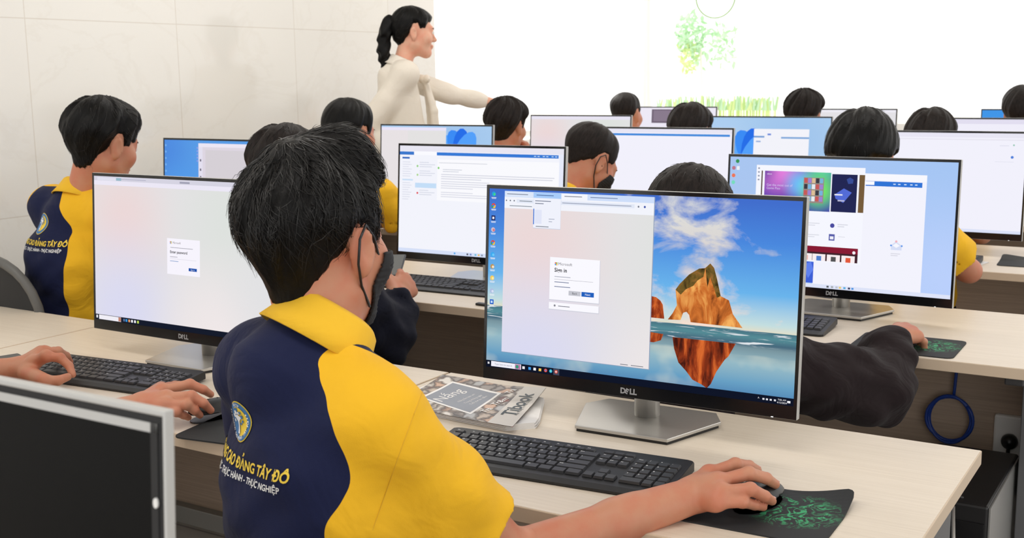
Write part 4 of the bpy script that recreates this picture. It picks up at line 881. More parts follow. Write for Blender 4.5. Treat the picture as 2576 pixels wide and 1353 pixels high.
# ------------------------------------------------------------------ chairs
def make_chair(label, loc, yaw):
    r = thing('office_chair', label, 'chair', loc, R_(yaw), 'black office chairs')
    f = Fld((-.27, -.30, .32), (.27, .27, .46), .008); f.ell((0, 0, .385), (.235, .235, .035), k=0); V, Q = f.nets(); np_mesh('seat', V, Q, M_CHAIRF, r)
    n = 28; P = [(.235*math.copysign(abs(math.cos(a))**.7, math.cos(a)), -.21-.03*math.sin(a)*0-.0, .70+.195*math.copysign(abs(math.sin(a))**.75, math.sin(a))) for a in np.linspace(0, 2*math.pi, n, endpoint=False)]
    P = [(x, y+.05*(x/.235)**2-.10*(z-.7), z) for x, y, z in P]; fr = MB().tube(P, .014, M_CHAIRP, 8, closed=True); fr.build('back_frame', r, True)
    V = []; F = []
    for t_ in (0, 1):
        for i in range(9):
            for j in range(n):
                q = i/8; x = P[j][0]*q; z = .70+(P[j][2]-.70)*q; V.append((x, -.21+.05*(x/.235)**2-.10*(z-.7)+t_*.006, z))
    for i in range(8):
        for j in range(n):
            a = i*n+j; b = i*n+(j+1) % n; F.append((a, b, b+n, a+n)); F.append((9*n+a, 9*n+a+n, 9*n+b+n, 9*n+b))
    link_mesh('back_mesh', V, F, M_CHAIRF, r, smooth=True)
    MB().tube([(0, -.2, .62), (0, -.215, .5), (0, -.16, .375), (0, -.02, .365)], .016, M_CHAIRP, 8).build('back_support', r, True)
    MB().lathe([(.0, .09), (.026, .09), (.026, .30), (.016, .30), (.016, .37), (0, .37)], M_BLACK, (0, 0, 0), 16).build('gas_column', r, True)
    lg = None
    for k in range(5):
        a = 2*math.pi*k/5+.3
        if lg is None:
            lg = MB().tube([(0, 0, .095), (.15, 0, .085), (.28, 0, .065)], .016, M_CHAIRP, 8, r_end=.011).ball((.28, 0, .03), (.03, .014, .03), M_BLACK).build('leg', r, True); o = lg
        else: o = lg.copy(); COL.objects.link(o); o.parent = r
        o.rotation_euler = (0, 0, a)
    return r
make_chair('black mesh office chair with a rounded grey rim at the left edge', (-3.02, 2.24, 0), -14)

# ------------------------------------------------------------------ people
def lerp(a, b, t): return np.asarray(a, float)*(1-t)+np.asarray(b, float)*t
def unit(v): v = np.asarray(v, float); return v/(np.linalg.norm(v)+1e-12)
def sstep(a, b, x): t = np.clip((x-a)/(b-a), 0, 1); return t*t*(3-2*t)
def gen_hand(Wp, d, n, right, curl=(.35, .5, .35), spread=.06, thumb=1., s=1.):
    """joint positions of a hand: wrist, knuckles, finger joints; d = fingers' direction, n = back-of-hand normal"""
    d = unit(d); n = unit(n-np.dot(n, d)*d); sd = np.cross(n, d)*(1 if right else -1); J = {'W': np.asarray(Wp, float), 'f': []}
    base = [(.086, .028, 0), (.090, .009, .003), (.085, -.011, .001), (.076, -.029, -.004)]; L = [(.040, .025, .021), (.044, .028, .022), (.041, .026, .021), (.032, .020, .019)]
    for i, ((a, b, c), l) in enumerate(zip(base, L)):
        p = J['W']+s*(d*a+sd*b+n*c); q = [p]; ang = 0.; az = spread*(1.2-i*.8)
        for k in range(3):
            ang += curl[k]*(1+.08*i); dd = d*math.cos(ang)-n*math.sin(ang); dd = unit(dd+sd*az); p = p+dd*l[k]*s; q.append(p)
        J['f'].append(q)
    t0 = J['W']+s*(d*.022+sd*.020-n*.006); t1 = t0+s*(d*.034+sd*.028*thumb-n*.010); t2 = t1+s*(d*.028+sd*.008*thumb-n*.008); t3 = t2+s*(d*.022-sd*.002-n*.006)
    J['t'] = [t0, t1, t2, t3]; J['n'] = n; J['sd'] = sd; J['d'] = d; return J
def hand_field(J, E_, h=.0021, fr=.030, wr=.0225):
    pts = [J['W']]+[q for f in J['f'] for q in f]+list(J['t']); pts = np.array(pts); A = lerp(E_, J['W'], .12)
    pts = np.vstack([pts, [A]]); lo = pts.min(0)-.045; hi = pts.max(0)+.045; f = Fld(lo, hi, h)
    W_ = J['W']; sd = J['sd']
    # forearm: two strands side by side so that the wrist is wider than thick
    f.cap(A, lerp(A, W_, .55), fr*1.12, fr*.98, k=.01); f.cap(lerp(A, W_, .5), W_, fr*.98, wr*.86, k=.02)
    f.cap(lerp(A, W_, .65)+sd*.004, W_+sd*.007, wr, wr*.80, k=.018); f.cap(lerp(A, W_, .65)-sd*.004, W_-sd*.007, wr, wr*.80, k=.018)
    R0 = [.0125, .0128, .0122, .0115]; RF = [(.0094, .0088, .0078, .0066), (.0096, .0090, .0080, .0068), (.0092, .0086, .0076, .0064), (.0084, .0076, .0068, .0058)]
    side = [.010, .004, -.004, -.010]
    for i, q in enumerate(J['f']): f.cap(W_+sd*side[i]*1.1, q[0], .0150, R0[i], k=.016)
    for i in range(3): f.cap(lerp(W_, J['f'][i][0], .55), lerp(J['f'][i+1][0], W_, .12), .012, .0115, k=.014)
    for i, q in enumerate(J['f']):
        r = RF[i]; g = Fld(f.lo, f.lo+f.h*(f.n-1), h) if False else None
        f.cap(q[0], q[1], R0[i]*.80, r[0]*1.02, k=.006); f.cap(q[1], q[2], r[0]*1.02, r[1]*.96, k=.003); f.cap(q[2], q[3], r[1]*.96, r[3]*1.05, k=.003)
        f.ell(q[1], (r[0]*1.08,)*3, k=.003); f.ell(q[0]+J['n']*.002, (.0105,)*3, k=.008)
    t = J['t']; f.cap(W_+sd*.008, t[1], .0155, .0125, k=.016); f.cap(t[0], t[1], .0150, .0118, k=.012); f.cap(t[1], t[2], .0112, .0098, k=.004); f.cap(t[2], t[3], .0100, .0080, k=.003)
    return f
def head_prims(f, hc, R, ears=True, face=True):
    P = lambda x, y, z: hc+R @ np.array([x, y, z])
    f.ell(P(0, -.012, .035), (.074, .094, .082), R, k=0); f.ell(P(0, .028, -.028), (.061, .066, .084), R, k=.03)
    for s in (-1, 1):
        f.cap(P(s*.048, -.002, -.055), P(s*.012, .066, -.097), .021, .019, k=.03); f.ell(P(s*.042, .060, -.026), (.025,)*3, k=.03)
    f.cap(P(0, .074, -.098), P(0, .070, -.092), .018, k=.02)
    if face:
        f.cap(P(-.03, .084, .024), P(.03, .084, .024), .012, k=.02); f.cap(P(0, .090, .004), P(0, .110, -.030), .0075, .0115, k=.012)
        for s in (-1, 1): f.ell(P(s*.010, .102, -.034), (.007,)*3, k=.008); f.ell(P(s*.031, .105, .004), (.012,)*3, k=.010, op='s'); f.ell(P(s*.030, .086, .004), (.0125,)*3, k=.006)
        f.ell(P(0, .094, -.060), (.022, .011, .006), R, k=.006); f.ell(P(0, .092, -.070), (.019, .011, .006), R, k=.005)
    if ears:
        for s in (-1, 1):
            Re = R @ rot(-s*.38, 0, s*.12) @ np.array(Matrix.Rotation(.12, 3, 'X')); f.ell(P(s*.080, -.010, -.006), (.0085, .0195, .0315), Re, k=.008); f.ell(P(s*.077, -.006, -.030), (.007, .010, .012), Re, k=.008)
            f.ell(P(s*.0895, -.006, -.002), (.0055, .0115, .020), Re, k=.004, op='s')
def hair_mesh(st, h):
    """hair as a thick cap in head space; st = style dict"""
    lo = np.array([-.14, -.17, -.16]); hi = np.array([.14, .15, .20]); f = Fld(lo, hi, h)
    X, Y, Z = np.meshgrid(*f.ax, indexing='ij', sparse=True)
    sk = smin(d_ell(X, Y, Z, (0, -.012, .035), (.074, .094, .082)), d_ell(X, Y, Z, (0, .022, .012), (.066, .074, .074)), .02)
    sk = smin(sk, d_cap(X, Y, Z, (0, -.028, -.03), (0, -.024, -.10), .050, .047), .03)
    nape, ear, side, fore = st.get('nape', -.085), st.get('ear', .028), st.get('side', .0), st.get('fore', .058)
    line = np.interp(Y, [-.12, -.055, -.034, -.014, .012, .022, .040, .050, .066, .14], [nape, st.get('np2', nape), st.get('np3', nape*.45), ear, ear, side, side, .02, fore, fore+.004]).astype(np.float32)
    if st.get('fringe') is not None: line = np.where(Y > .05, np.where(np.abs(X) < .06, st['fringe'], line), line)
    line = line+st.get('vn', .03)*np.clip((np.abs(X)-.012)/.045, 0, 1)**1.5*sstep(-.02, -.06, Y)
    up = sstep(0, st.get('fade', .07), Z-line)
    topw = sstep(-.01, .10, Z); backw = sstep(.03, -.09, Y); frontw = sstep(.0, .09, Y)*topw
    t = st.get('ts', .014)*(1-topw)+st.get('tt', .026)*topw+st.get('tb', .010)*backw*(1-topw*.6)+st.get('tf', .006)*frontw+st.get('tr', 0)*sstep(.0, .07, X)*topw
    if st.get('part') is not None: t = t-st.get('pd', .010)*np.exp(-((X-st['part'])/.010)**2)*topw*sstep(-.10, -.03, Y+0*X)*0-st.get('pd', .010)*np.exp(-((X-st['part']-.0*Y)/.011)**2)*topw
    a = np.arctan2(X, Y+.035)+Z*3; ph = st.get('seed', 1.)
    nz = st.get('amp', .003)*(np.sin(a*9+ph+Z*14)+.6*np.sin(a*17-ph*2+Z*23+Y*20)+.5*np.sin(a*31+Y*50+ph))*up
    d = sk-(.0022+t*up)+nz
    d = -smin(-d, -(line-Z-.0025*np.sin(a*14+ph)-.002*np.sin(a*37)), .012)
    for (c, r) in st.get('tufts', []): d = smin(d, d_ell(X, Y, Z, c, r), .018)
    f.F = d.astype(np.float32); f.F[[0, -1]] = 1; f.F[:, [0, -1]] = 1; f.F[:, :, [0, -1]] = 1
    return f.nets()
def strands(V, Q, n, L, lift, seed, sweep=(0, 0, -.6), crown=(0, -.045, .14), r=.0009, zmin=-1., jit=.35, ymin=-9):
    bv = BVHTree.FromPolygons([tuple(v) for v in V], [tuple(q) for q in Q]); rg = np.random.RandomState(seed); vv = []; ff = []; c0 = np.array(crown)
    cand = np.where((V[:, 2] > zmin) & (V[:, 1] > ymin))[0]
    for _ in range(n):
        p = V[cand[rg.randint(len(cand))]].copy(); ln = L*rg.uniform(.5, 1.35); S = 7; base = len(vv); jd = rg.normal(size=3)*jit; lf = lift*rg.uniform(.1, 1.)**1.5; pts = []
        for k in range(S):
            loc, nor, _i, _d = bv.find_nearest(Vector(p))
            if loc is None: break
            nn = np.array(nor)
            if k == 0: pts.append(np.array(loc)-nn*.001)
            dr = unit((p-c0)*np.array([1, 1, .5]))+np.array(sweep)+jd; dr = unit(dr-nn*(dr@nn)); q = np.array(loc)+dr*ln/S; loc2, nor2, _i, _d = bv.find_nearest(Vector(q))
            far = np.linalg.norm(np.array(loc2)-q); p2 = (np.array(loc2)+np.array(nor2)*(lf*(k+1)/S)) if far < .006 else p+dr*ln/S+np.array([0, 0, -.0008])
            pts.append(p2); p = p2
        if len(pts) < 4: continue
        for k, q in enumerate(pts):
            t = unit(pts[min(k+1, len(pts)-1)]-pts[max(k-1, 0)]); a = unit(np.cross(t, [.3, .2, .93])); b = np.cross(t, a); rr = r*(1-.85*k/(len(pts)-1))
            for m in range(3): vv.append(q+(a*math.cos(m*2.094)+b*math.sin(m*2.094))*rr)
        for k in range(len(pts)-1):
            for m in range(3):
                i = base+k*3+m; j = base+k*3+(m+1) % 3; ff.append((i, j, j+3, i+3))
    return np.array(vv), np.array(ff)
def collar_geo(nb, ax_f, r0=(.053, .058), stand=.034, fall=.052, flare=.028, gap=.45, th=.0025, n=48):
    """folded polo collar round the neck; nb = neck base centre, columns of ax_f = right, forward, up"""
    prof = [(0, .0), (0, stand), (.003, stand+.003), (.008, stand-.002), (flare*.6, stand-fall*.55), (flare, stand-fall), (flare-.003, stand-fall-.001), (flare*.6-.003, stand-fall*.55-.003), (.003, stand-.010), (.003, 0)]
    V = []; F = []; m = len(prof)
    for i in range(n+1):
        a = math.pi/2+gap/2+(2*math.pi-gap)*i/n; fr = max(0, math.sin(a))
        for r, z in prof:
            zz = z-.018*fr*fr*(1 if z < stand*.9 else .6); V.append(nb+ax_f @ np.array([(r0[0]+r)*math.cos(a), (r0[1]+r)*math.sin(a), zz]))
    for i in range(n):
        for k in range(m): F.append((i*m+k, (i+1)*m+k, (i+1)*m+(k+1) % m, i*m+(k+1) % m))
    F.append(tuple(range(m))); F.append(tuple(n*m+k for k in range(m))[::-1]); return V, F
STY = {
 'tousled': dict(np2=-.072, np3=-.030, vn=.050, tt=.011, ts=.011, tb=.010, tf=.008, amp=.0026, nape=-.094, fade=.125, ear=.026, side=-.006, fore=.036, seed=2.2, tufts=[((.008, .034, .120), (.050, .052, .036)), ((.022, .068, .092), (.036, .028, .032)), ((.0, -.02, .118), (.045, .05, .022))]),
 'parted': dict(tt=.020, ts=.014, tb=.010, tf=.014, amp=.0022, nape=-.080, fade=.085, ear=.030, side=.0, fringe=.020, part=-.01, pd=.009, seed=.7),
 'short': dict(tt=.013, ts=.005, tb=.006, tf=.003, amp=.0010, nape=-.062, np2=-.045, np3=-.02, vn=.03, fade=.11, ear=.034, side=.018, fore=.060, seed=1.4),
 'round': dict(tt=.018, ts=.012, tb=.012, tf=.004, amp=.0015, nape=-.080, fade=.09, ear=.028, side=.0, fore=.050, seed=3.),
 'bowl': dict(tt=.022, ts=.020, tb=.018, tf=.010, amp=.0016, nape=-.062, fade=.03, ear=.000, side=-.010, fringe=.025, part=-.018, pd=.008, seed=.3),
 'wavy': dict(tt=.024, ts=.014, tb=.014, tf=.012, amp=.0045, nape=-.085, fade=.08, ear=.028, side=-.01, fore=.045, seed=5.1),
 'bun': dict(tt=.012, ts=.008, tb=.006, tf=.004, amp=.0010, nape=-.070, fade=.03, ear=.040, side=.02, fore=.055, seed=1.1)}
def person(label, root, yaw, hc, hyaw=0., hpitch=0., hroll=0., style='round', top='polo', vox=.007, arms=None, neck=None, nstr=0, lean_back=.0,
           group=None, stand=False, mask=False, hairmat=None, halfw=None, cloth=None, wid=1., skin=None, trous=None, collar=True, strand_kw=None, pz=.53, hvox=None, name_print=False, eyes=True, slope=.052, female=False, cloth_x=None, ctilt=26):
    r = thing('person', label, 'person', (root[0], root[1], 0), R_(yaw), group)
    Rz = np.array(Matrix.Rotation(R_(yaw), 3, 'Z')); T = lambda p: Rz.T @ (np.asarray(p, float)-np.array([root[0], root[1], 0]))
    Td = lambda d: Rz.T @ np.asarray(d, float)
    H = T(hc); RH = rot(R_(hyaw), R_(hpitch), R_(hroll)); skin = skin or M_SKIN
    P = np.array([0, 0, pz]); N = T(neck) if neck is not None else H+np.array([0, -.060, -.142])
    C = lerp(P, N, .60)+np.array([0, -.025-lean_back, 0]); B = lerp(P, N, .28)+np.array([0, -.015, 0])
    Nc = N-np.array([0, 0, .055]); S = {s: Nc+np.array([s*.150*wid, .0, -.052+.052-slope+.052-.0]) for s in (-1, 1)}
    arms = arms or {}
    A = {}
    for s in (-1, 1):
        a = dict(arms.get(s, {})); k = 'l' if a.get('local') else 'w'
        if 'S' in a: S[s] = T(a['S'])
        E_ = T(a['E']) if 'E' in a else np.array([S[s][0]*1.25, S[s][1]+.13, .765]); Wp = T(a['W']) if 'W' in a else np.array([s*.13+N[0]*.5, E_[1]+.22, .785])
        if 'J' in a: J = a['J']; J = dict(W=T(J['W']), f=[[T(p) for p in q] for q in J['f']], t=[T(p) for p in J['t']], n=Td(J['n']), sd=Td(J['sd']), d=Td(J['d'])); Wp = J['W']
        else:
            d = Td(a['d']) if 'd' in a else unit(Wp-E_); n = Td(a['n']) if 'n' in a else np.array([0, 0, 1.]); J = gen_hand(Wp, d, n, s > 0, a.get('curl', (.3, .45, .3)), s=a.get('hs', 1.))
        A[s] = dict(E=E_, W=Wp, J=J, sleeve=a.get('sleeve', 'long' if top in ('jacket', 'hoodie', 'blouse') else 'short'), fine=a.get('fine', False), sr=a.get('sr', 1.), cuff=a.get('cuff', .93))
    # --- skin
    pts = [H, N, C]+[A[s][k] for s in A for k in ('E', 'W')]+[S[1], S[-1]]+[p for s in A for q in A[s]['J']['f'] for p in q]; pts = np.array(pts); lo = pts.min(0)-.14; hi = pts.max(0)+.15
    f = Fld(lo, hi, vox if vox > .005 else .0045); head_prims(f, H, RH)
    f.cap(H+RH @ np.array([0, -.024, -.045]), N+np.array([0, .004, -.045]), .050*(.88 if female else 1), .056*(.9 if female else 1), k=.03)
    f.cap(N-np.array([0, .01, .035]), lerp(N, S[1], .8)-np.array([0, .01, .02]), .030, .028, k=.02); f.cap(N-np.array([0, .01, .035]), lerp(N, S[-1], .8)-np.array([0, .01, .02]), .030, .028, k=.02); f.ell(C, (.12*wid, .075, .13), k=.04); f.ell(B, (.11*wid, .075, .12), k=.04)
    extra = []
    for s in A:
        a = A[s]; f.cap(S[s], a['E'], .043, .036, k=.02)
        f.cap(a['E'], lerp(a['E'], a['W'], .16 if a['fine'] else 1), .035, .033 if a['fine'] else .024, k=.012)
        hf = hand_field(a['J'], a['E'], .0021 if a['fine'] else (.004 if vox < .0085 else .0055)); extra.append(hf.nets())
    V, Q = join_vq([f.nets()]+extra); body = np_mesh('body', V, Q, skin, r)
    # --- eyes, hair
    RH4 = Matrix(RH.tolist()).to_4x4(); MH_ = Matrix.Translation(Vector(H)) @ RH4
    if eyes:
        for s in (-1, 1):
            mb = MB().ball((s*.030, .0865, .004), .0122, M_EYE, 12, 8).ball((s*.030, .0950, .004), (.0058, .0044, .0058), M_IRIS, 10, 6); e = mb.build('eye', r, True); e.matrix_local = MH_
            mb = MB().tube([(s*.016, .098, .022), (s*.030, .0975, .027), (s*.046, .088, .023)], .0026, M_HAIR2, 6, r_end=.0012); e = mb.build('eyebrow', r, True); e.matrix_local = MH_
    st = STY[style]; hm = hairmat or M_HAIR; HV, HQ = hair_mesh(st, hvox or (.0032 if vox < .0045 else .0048)); parts = [(HV, HQ)]; fm = np.zeros(len(HQ), int)
    if nstr:
        SV, SQ = strands(HV, HQ, nstr, **(strand_kw or dict(L=.05, lift=.006, seed=3))); parts.append((SV, SQ)); fm = np.concatenate([fm, np.ones(len(SQ), int)])
    V, Q = join_vq(parts); ho = np_mesh('hair', V, Q, None, r, [hm, M_STRAND], fm); ho.matrix_local = MH_
    if mask:
        mf = Fld((-.1, .0, -.15), (.1, .15, .03), .003); head_prims(mf, np.zeros(3), np.eye(3), False, True); X, Y, Z = np.meshgrid(*mf.ax, indexing='ij', sparse=True)
        base = mf.F; d = base-.0055; top_ = -.012+.10*np.clip(.07-np.abs(X), 0, .05)*.35; d = np.maximum(d, Z-(top_)); d = np.maximum(d, -.118-Z+0*X); d = np.maximum(d, .030+.45*np.abs(Z+.06)-Y); d = np.maximum(d, -(base-.0015)); mf.F = (d+.0008*np.sin(Z*900)).astype(np.float32)
        V, Q = mf.nets(); mk = np_mesh('face_mask', V, Q, M_MASK, r); mk.matrix_local = MH_
        for s in (-1, 1):
            mb = MB().tube([(s*.0665, .046, -.018), (s*.080, .016, .010), (s*.088, -.012, .027), (s*.0895, -.028, .010), (s*.0845, -.026, -.022), (s*.074, -.006, -.052), (s*.062, .028, -.084)], .0019, M_BLACK, 6); e = mb.build('ear_strap', mk, True)
    # --- top garment
    e = .009 if top in ('polo', 'blouse') else .020
    sv = vox if vox > .005 else .0045
    allp = np.array([P, N, C, S[1], S[-1]]+[A[s]['E'] for s in A]+[A[s]['W'] for s in A]); lo = allp.min(0)-.17; hi = allp.max(0)+.13; lo[2] = min(lo[2], pz-.12)
    g = Fld(lo, hi, sv); k = .045
    g.ell(P+np.array([0, 0, .02]), (.152*wid+e, .112+e, .13), k=0); g.ell(B, (.143*wid+e, .098+e, .16), k=k); g.ell(C, (.150*wid+e, .098+e, .15), k=k)
    g.cap(lerp(Nc, S[-1], .75), lerp(Nc, S[1], .75), .062+e*.5, k=k)
    for s in (-1, 1): g.cap(N+np.array([0, -.012, -.040]), S[s]+np.array([0, 0, .004]), .046+e*.6, .048+e*.6, k=.03)
    for s in (-1, 1):
        a = A[s]; E_ = a['E']; u = unit(E_-S[s]); q = a['sr']
        if a['sleeve'] == 'short':
            L = np.linalg.norm(E_-S[s]); he = S[s]+u*L*.72; g.cap(S[s], S[s]+u*(L*.72+.05), (.050+e)*q, (.060+e*.6)*q, k=.035)
            c2 = S[s]+u*(L*.72+.06); w_ = .17
            g.put(c2-w_, c2+w_, lambda X, Y, Z: (-((X-he[0])*u[0]+(Y-he[1])*u[1]+(Z-he[2])*u[2]))+0*X+(np.maximum(d_cap(X, Y, Z, he, he+u*.2, .10, .10), 0)), 0, 's')
            g.cap(he-u*.03, he+u*.05, (.046+e*.3)*q, k=.004, op='s')
        else:
            r1, r2, r3 = (.050+e)*q, (.044+e*.8)*q, (.032+e*.4)*q; Wc = lerp(E_, a['W'], a.get('cuff', .93))
            g.cap(S[s], E_, r1, r2, k=.035); g.cap(E_, Wc, r2, r3, k=.02)
            # soft folds round elbow and forearm
            for t_, rr in ((.45, .94), (.62, 1.0), (.8, 1.04)): g.ell(lerp(E_, Wc, t_), (lerp(r2, r3, t_)*rr*1.07,)*3, k=.03)
            for t_ in (.55, .72, .88): g.ell(lerp(S[s], E_, t_), (r2*1.10,)*3, k=.03)
            g.cap(Wc-unit(Wc-E_)*.012, Wc+unit(Wc-E_)*.05, .0285 if top != 'blouse' else .026, k=.004, op='s')
    X, Y, Z = np.meshgrid(*g.ax, indexing='ij', sparse=True); wa = .0022 if top in ('polo', 'blouse') else .0040
    g.F += (wa*(np.sin(X*38+Z*52+2*np.sin(Y*22))+.7*np.sin(Z*85-X*44+1.5*np.sin(Y*31+X*12))+.5*np.sin(Y*95+Z*40))*sstep(1.08, .90, Z+0*X*1.0)).astype(np.float32)
    
    for (p0, p1, ra, rb, kk) in cloth_x or []: g.cap(T(p0), T(p1), ra, rb, k=kk)
    hem = pz-.075; g.F = np.maximum(g.F, (hem-Z)+0*X+0*Y).astype(np.float32)
    if not stand and False: pass
    ua = np.array([0, math.sin(R_(ctilt)), math.cos(R_(ctilt))]); g.cap(N-ua*.075, N-ua*.022, .080, .056, k=.03)
    fz = np.array([0, math.cos(R_(ctilt)), -math.sin(R_(ctilt))]); g.cap(N+ua*.045+fz*.02, N+ua*.14+fz*.02, .062, .11, k=.01, op='s')
    nR = .049; g.cap(N-ua*.04, N+ua*.10, nR, .060, k=.006, op='s')
    V, Q = g.nets(); cm_ = cloth
    nm = {'polo': 'polo_shirt', 'jacket': 'jacket', 'hoodie': 'hoodie', 'blouse': 'blouse'}[top]; shirt = np_mesh(nm, V, Q, cm_, r)
    if collar and top in ('polo', 'blouse'):
        fw_ = unit(np.array([0, math.cos(R_(ctilt)), -math.sin(R_(ctilt))])); rt = np.array([1., 0, 0]); up_ = np.cross(rt, fw_); ax = np.stack([rt, fw_, up_], 1)
        cV, cF = collar_geo(N+np.array([0, .004, -.012]), ax); link_mesh('collar', cV, cF, M_YEL if top == 'polo' else cloth, r, smooth=True)
    if top == 'hoodie':
        mb = MB(); link_mesh('hood', *torus_geo(N+np.array([0, -.045, -.02]), (.095, .065, .034), .034), cloth, r, smooth=True)
    # --- trousers and shoes
    q = Fld((-.27, -.20, .02), (.27, .62 if not stand else .25, pz+.14), .010)
    q.ell(P-np.array([0, 0, .03]), (.158*wid, .122, .10), k=0)
    for s in (-1, 1):
        if stand: q.cap((s*.085, 0, pz-.03), (s*.085, .02, .52), .080, .060, k=.03); q.cap((s*.085, .02, .52), (s*.085, .0, .08), .058, .040, k=.02)
        else: q.cap((s*.085, .02, pz-.04), (s*.11, .42, .50), .078, .060, k=.03); q.cap((s*.11, .42, .50), (s*.11, .40, .09), .058, .042, k=.02)
    V, Q = q.nets(); np_mesh('trousers', V, Q, trous or M_TROU, r)
    for s in (-1, 1):
        y0 = .0 if stand else .40; x0 = s*(.085 if stand else .11); z_ = Fld((x0-.06, y0-.10, -.004), (x0+.06, y0+.22, .12), .005); z_.cap((x0, y0-.045, .036), (x0, y0+.12, .028), .036, .032, k=0); z_.cap((x0, y0-.01, .05), (x0, y0, .10), .040, .038, k=.02); z_.put((x0-.08, y0-.2, -.05), (x0+.08, y0+.3, .0), lambda X, Y, Z: -Z+.001+0*X+0*Y, 0, 'i') if False else None
        z_.F = np.maximum(z_.F, (.002-np.meshgrid(*z_.ax, indexing='ij', sparse=True)[2])).astype(np.float32); V, Q = z_.nets(); np_mesh('shoe', V, Q, M_SHOE, r)
    return dict(root=r, shirt=shirt, body=body, hair=ho, H=H, RH=RH, N=N, S=S, A=A, T=T, MH=MH_, C=C, P=P)
def seam(P_, c, n, m, r=.0009, a0=0., a1=6.283):
    me = P_['shirt'].data; bv = BVHTree.FromPolygons([v.co for v in me.vertices], [tuple(p.vertices) for p in me.polygons]); n = unit(n); q = unit(np.cross(n, [0, 1., .2])); w = np.cross(n, q); pts = []
    for a in np.linspace(a0, a1, 60):
        d = q*math.cos(a)+w*math.sin(a); h = bv.ray_cast(Vector(np.asarray(c)+d*.4), Vector(-d))
        if h[0] is not None: pts.append(np.array(h[0])+np.array(h[1])*.0003)
    if len(pts) > 3: MB().tube(pts, r, m, 6).build('sleeve_seam', P_['shirt'], True)
def torus_geo(c, R3, r, n=30, m=10):
    V = []; F = []
    for i in range(n):
        a = 2*math.pi*i/n; p = np.array([R3[0]*math.cos(a), R3[1]*math.sin(a), R3[2]*math.cos(a)*0-.012*math.sin(a)]); o = unit([R3[0]*math.cos(a), R3[1]*math.sin(a), 0])
        for k in range(m):
            b = 2*math.pi*k/m; V.append(np.asarray(c)+p+o*math.cos(b)*r+np.array([0, 0, 1])*math.sin(b)*r)
    for i in range(n):
        for k in range(m): F.append((i*m+k, ((i+1) % n)*m+k, ((i+1) % n)*m+(k+1) % m, i*m+(k+1) % m))
    return V, F
def press(obj, geo, m, name, parent, cx, cz, off=.0012, sgn=-1, maxl=.006, rotx=0.):
    """lay flat artwork (x right, y up) on the back of a garment by projecting it along local Y"""
    me = obj.data; bv = BVHTree.FromPolygons([v.co for v in me.vertices], [tuple(p.vertices) for p in me.polygons]); mb = MB()
    for (V, F), mm in zip(geo, m):
        V2, F2 = subdiv([(v[0], v[1], 0) for v in V], F, maxl); W_ = []
        for v in V2:
            x, z = cx+v[0], cz+v[1]; h = bv.ray_cast(Vector((x, sgn*1.0, z)), Vector((0, -sgn, 0)))
            y = h[0].y if h[0] is not None else 0.; nn = h[1] if h[0] is not None else Vector((0, sgn, 0))
            if h[0] is not None and nn.y*sgn < 0: nn = -nn
            W_.append(tuple(Vector((x, y, z))+nn*off) if h[0] is not None else (x, y+sgn*off, z))
        mb.add(W_, F2, mm)
    return mb.build(name, parent)
def circ(r, n=40, cx=0., cy=0.): return [(cx+r*math.cos(a), cy+r*math.sin(a)) for a in np.linspace(0, 2*math.pi, n, endpoint=False)]
def ring_geo(r0, r1, n=48):
    V = circ(r0, n)+circ(r1, n); return V, [(i, (i+1) % n, n+(i+1) % n, n+i) for i in range(n)]
m_eb = mat('emblem_blue_print', (58, 118, 176), .6); m_ey = mat('emblem_yellow_print', (238, 206, 70), .6); m_ew = mat('emblem_white_print', (236, 238, 240), .6)
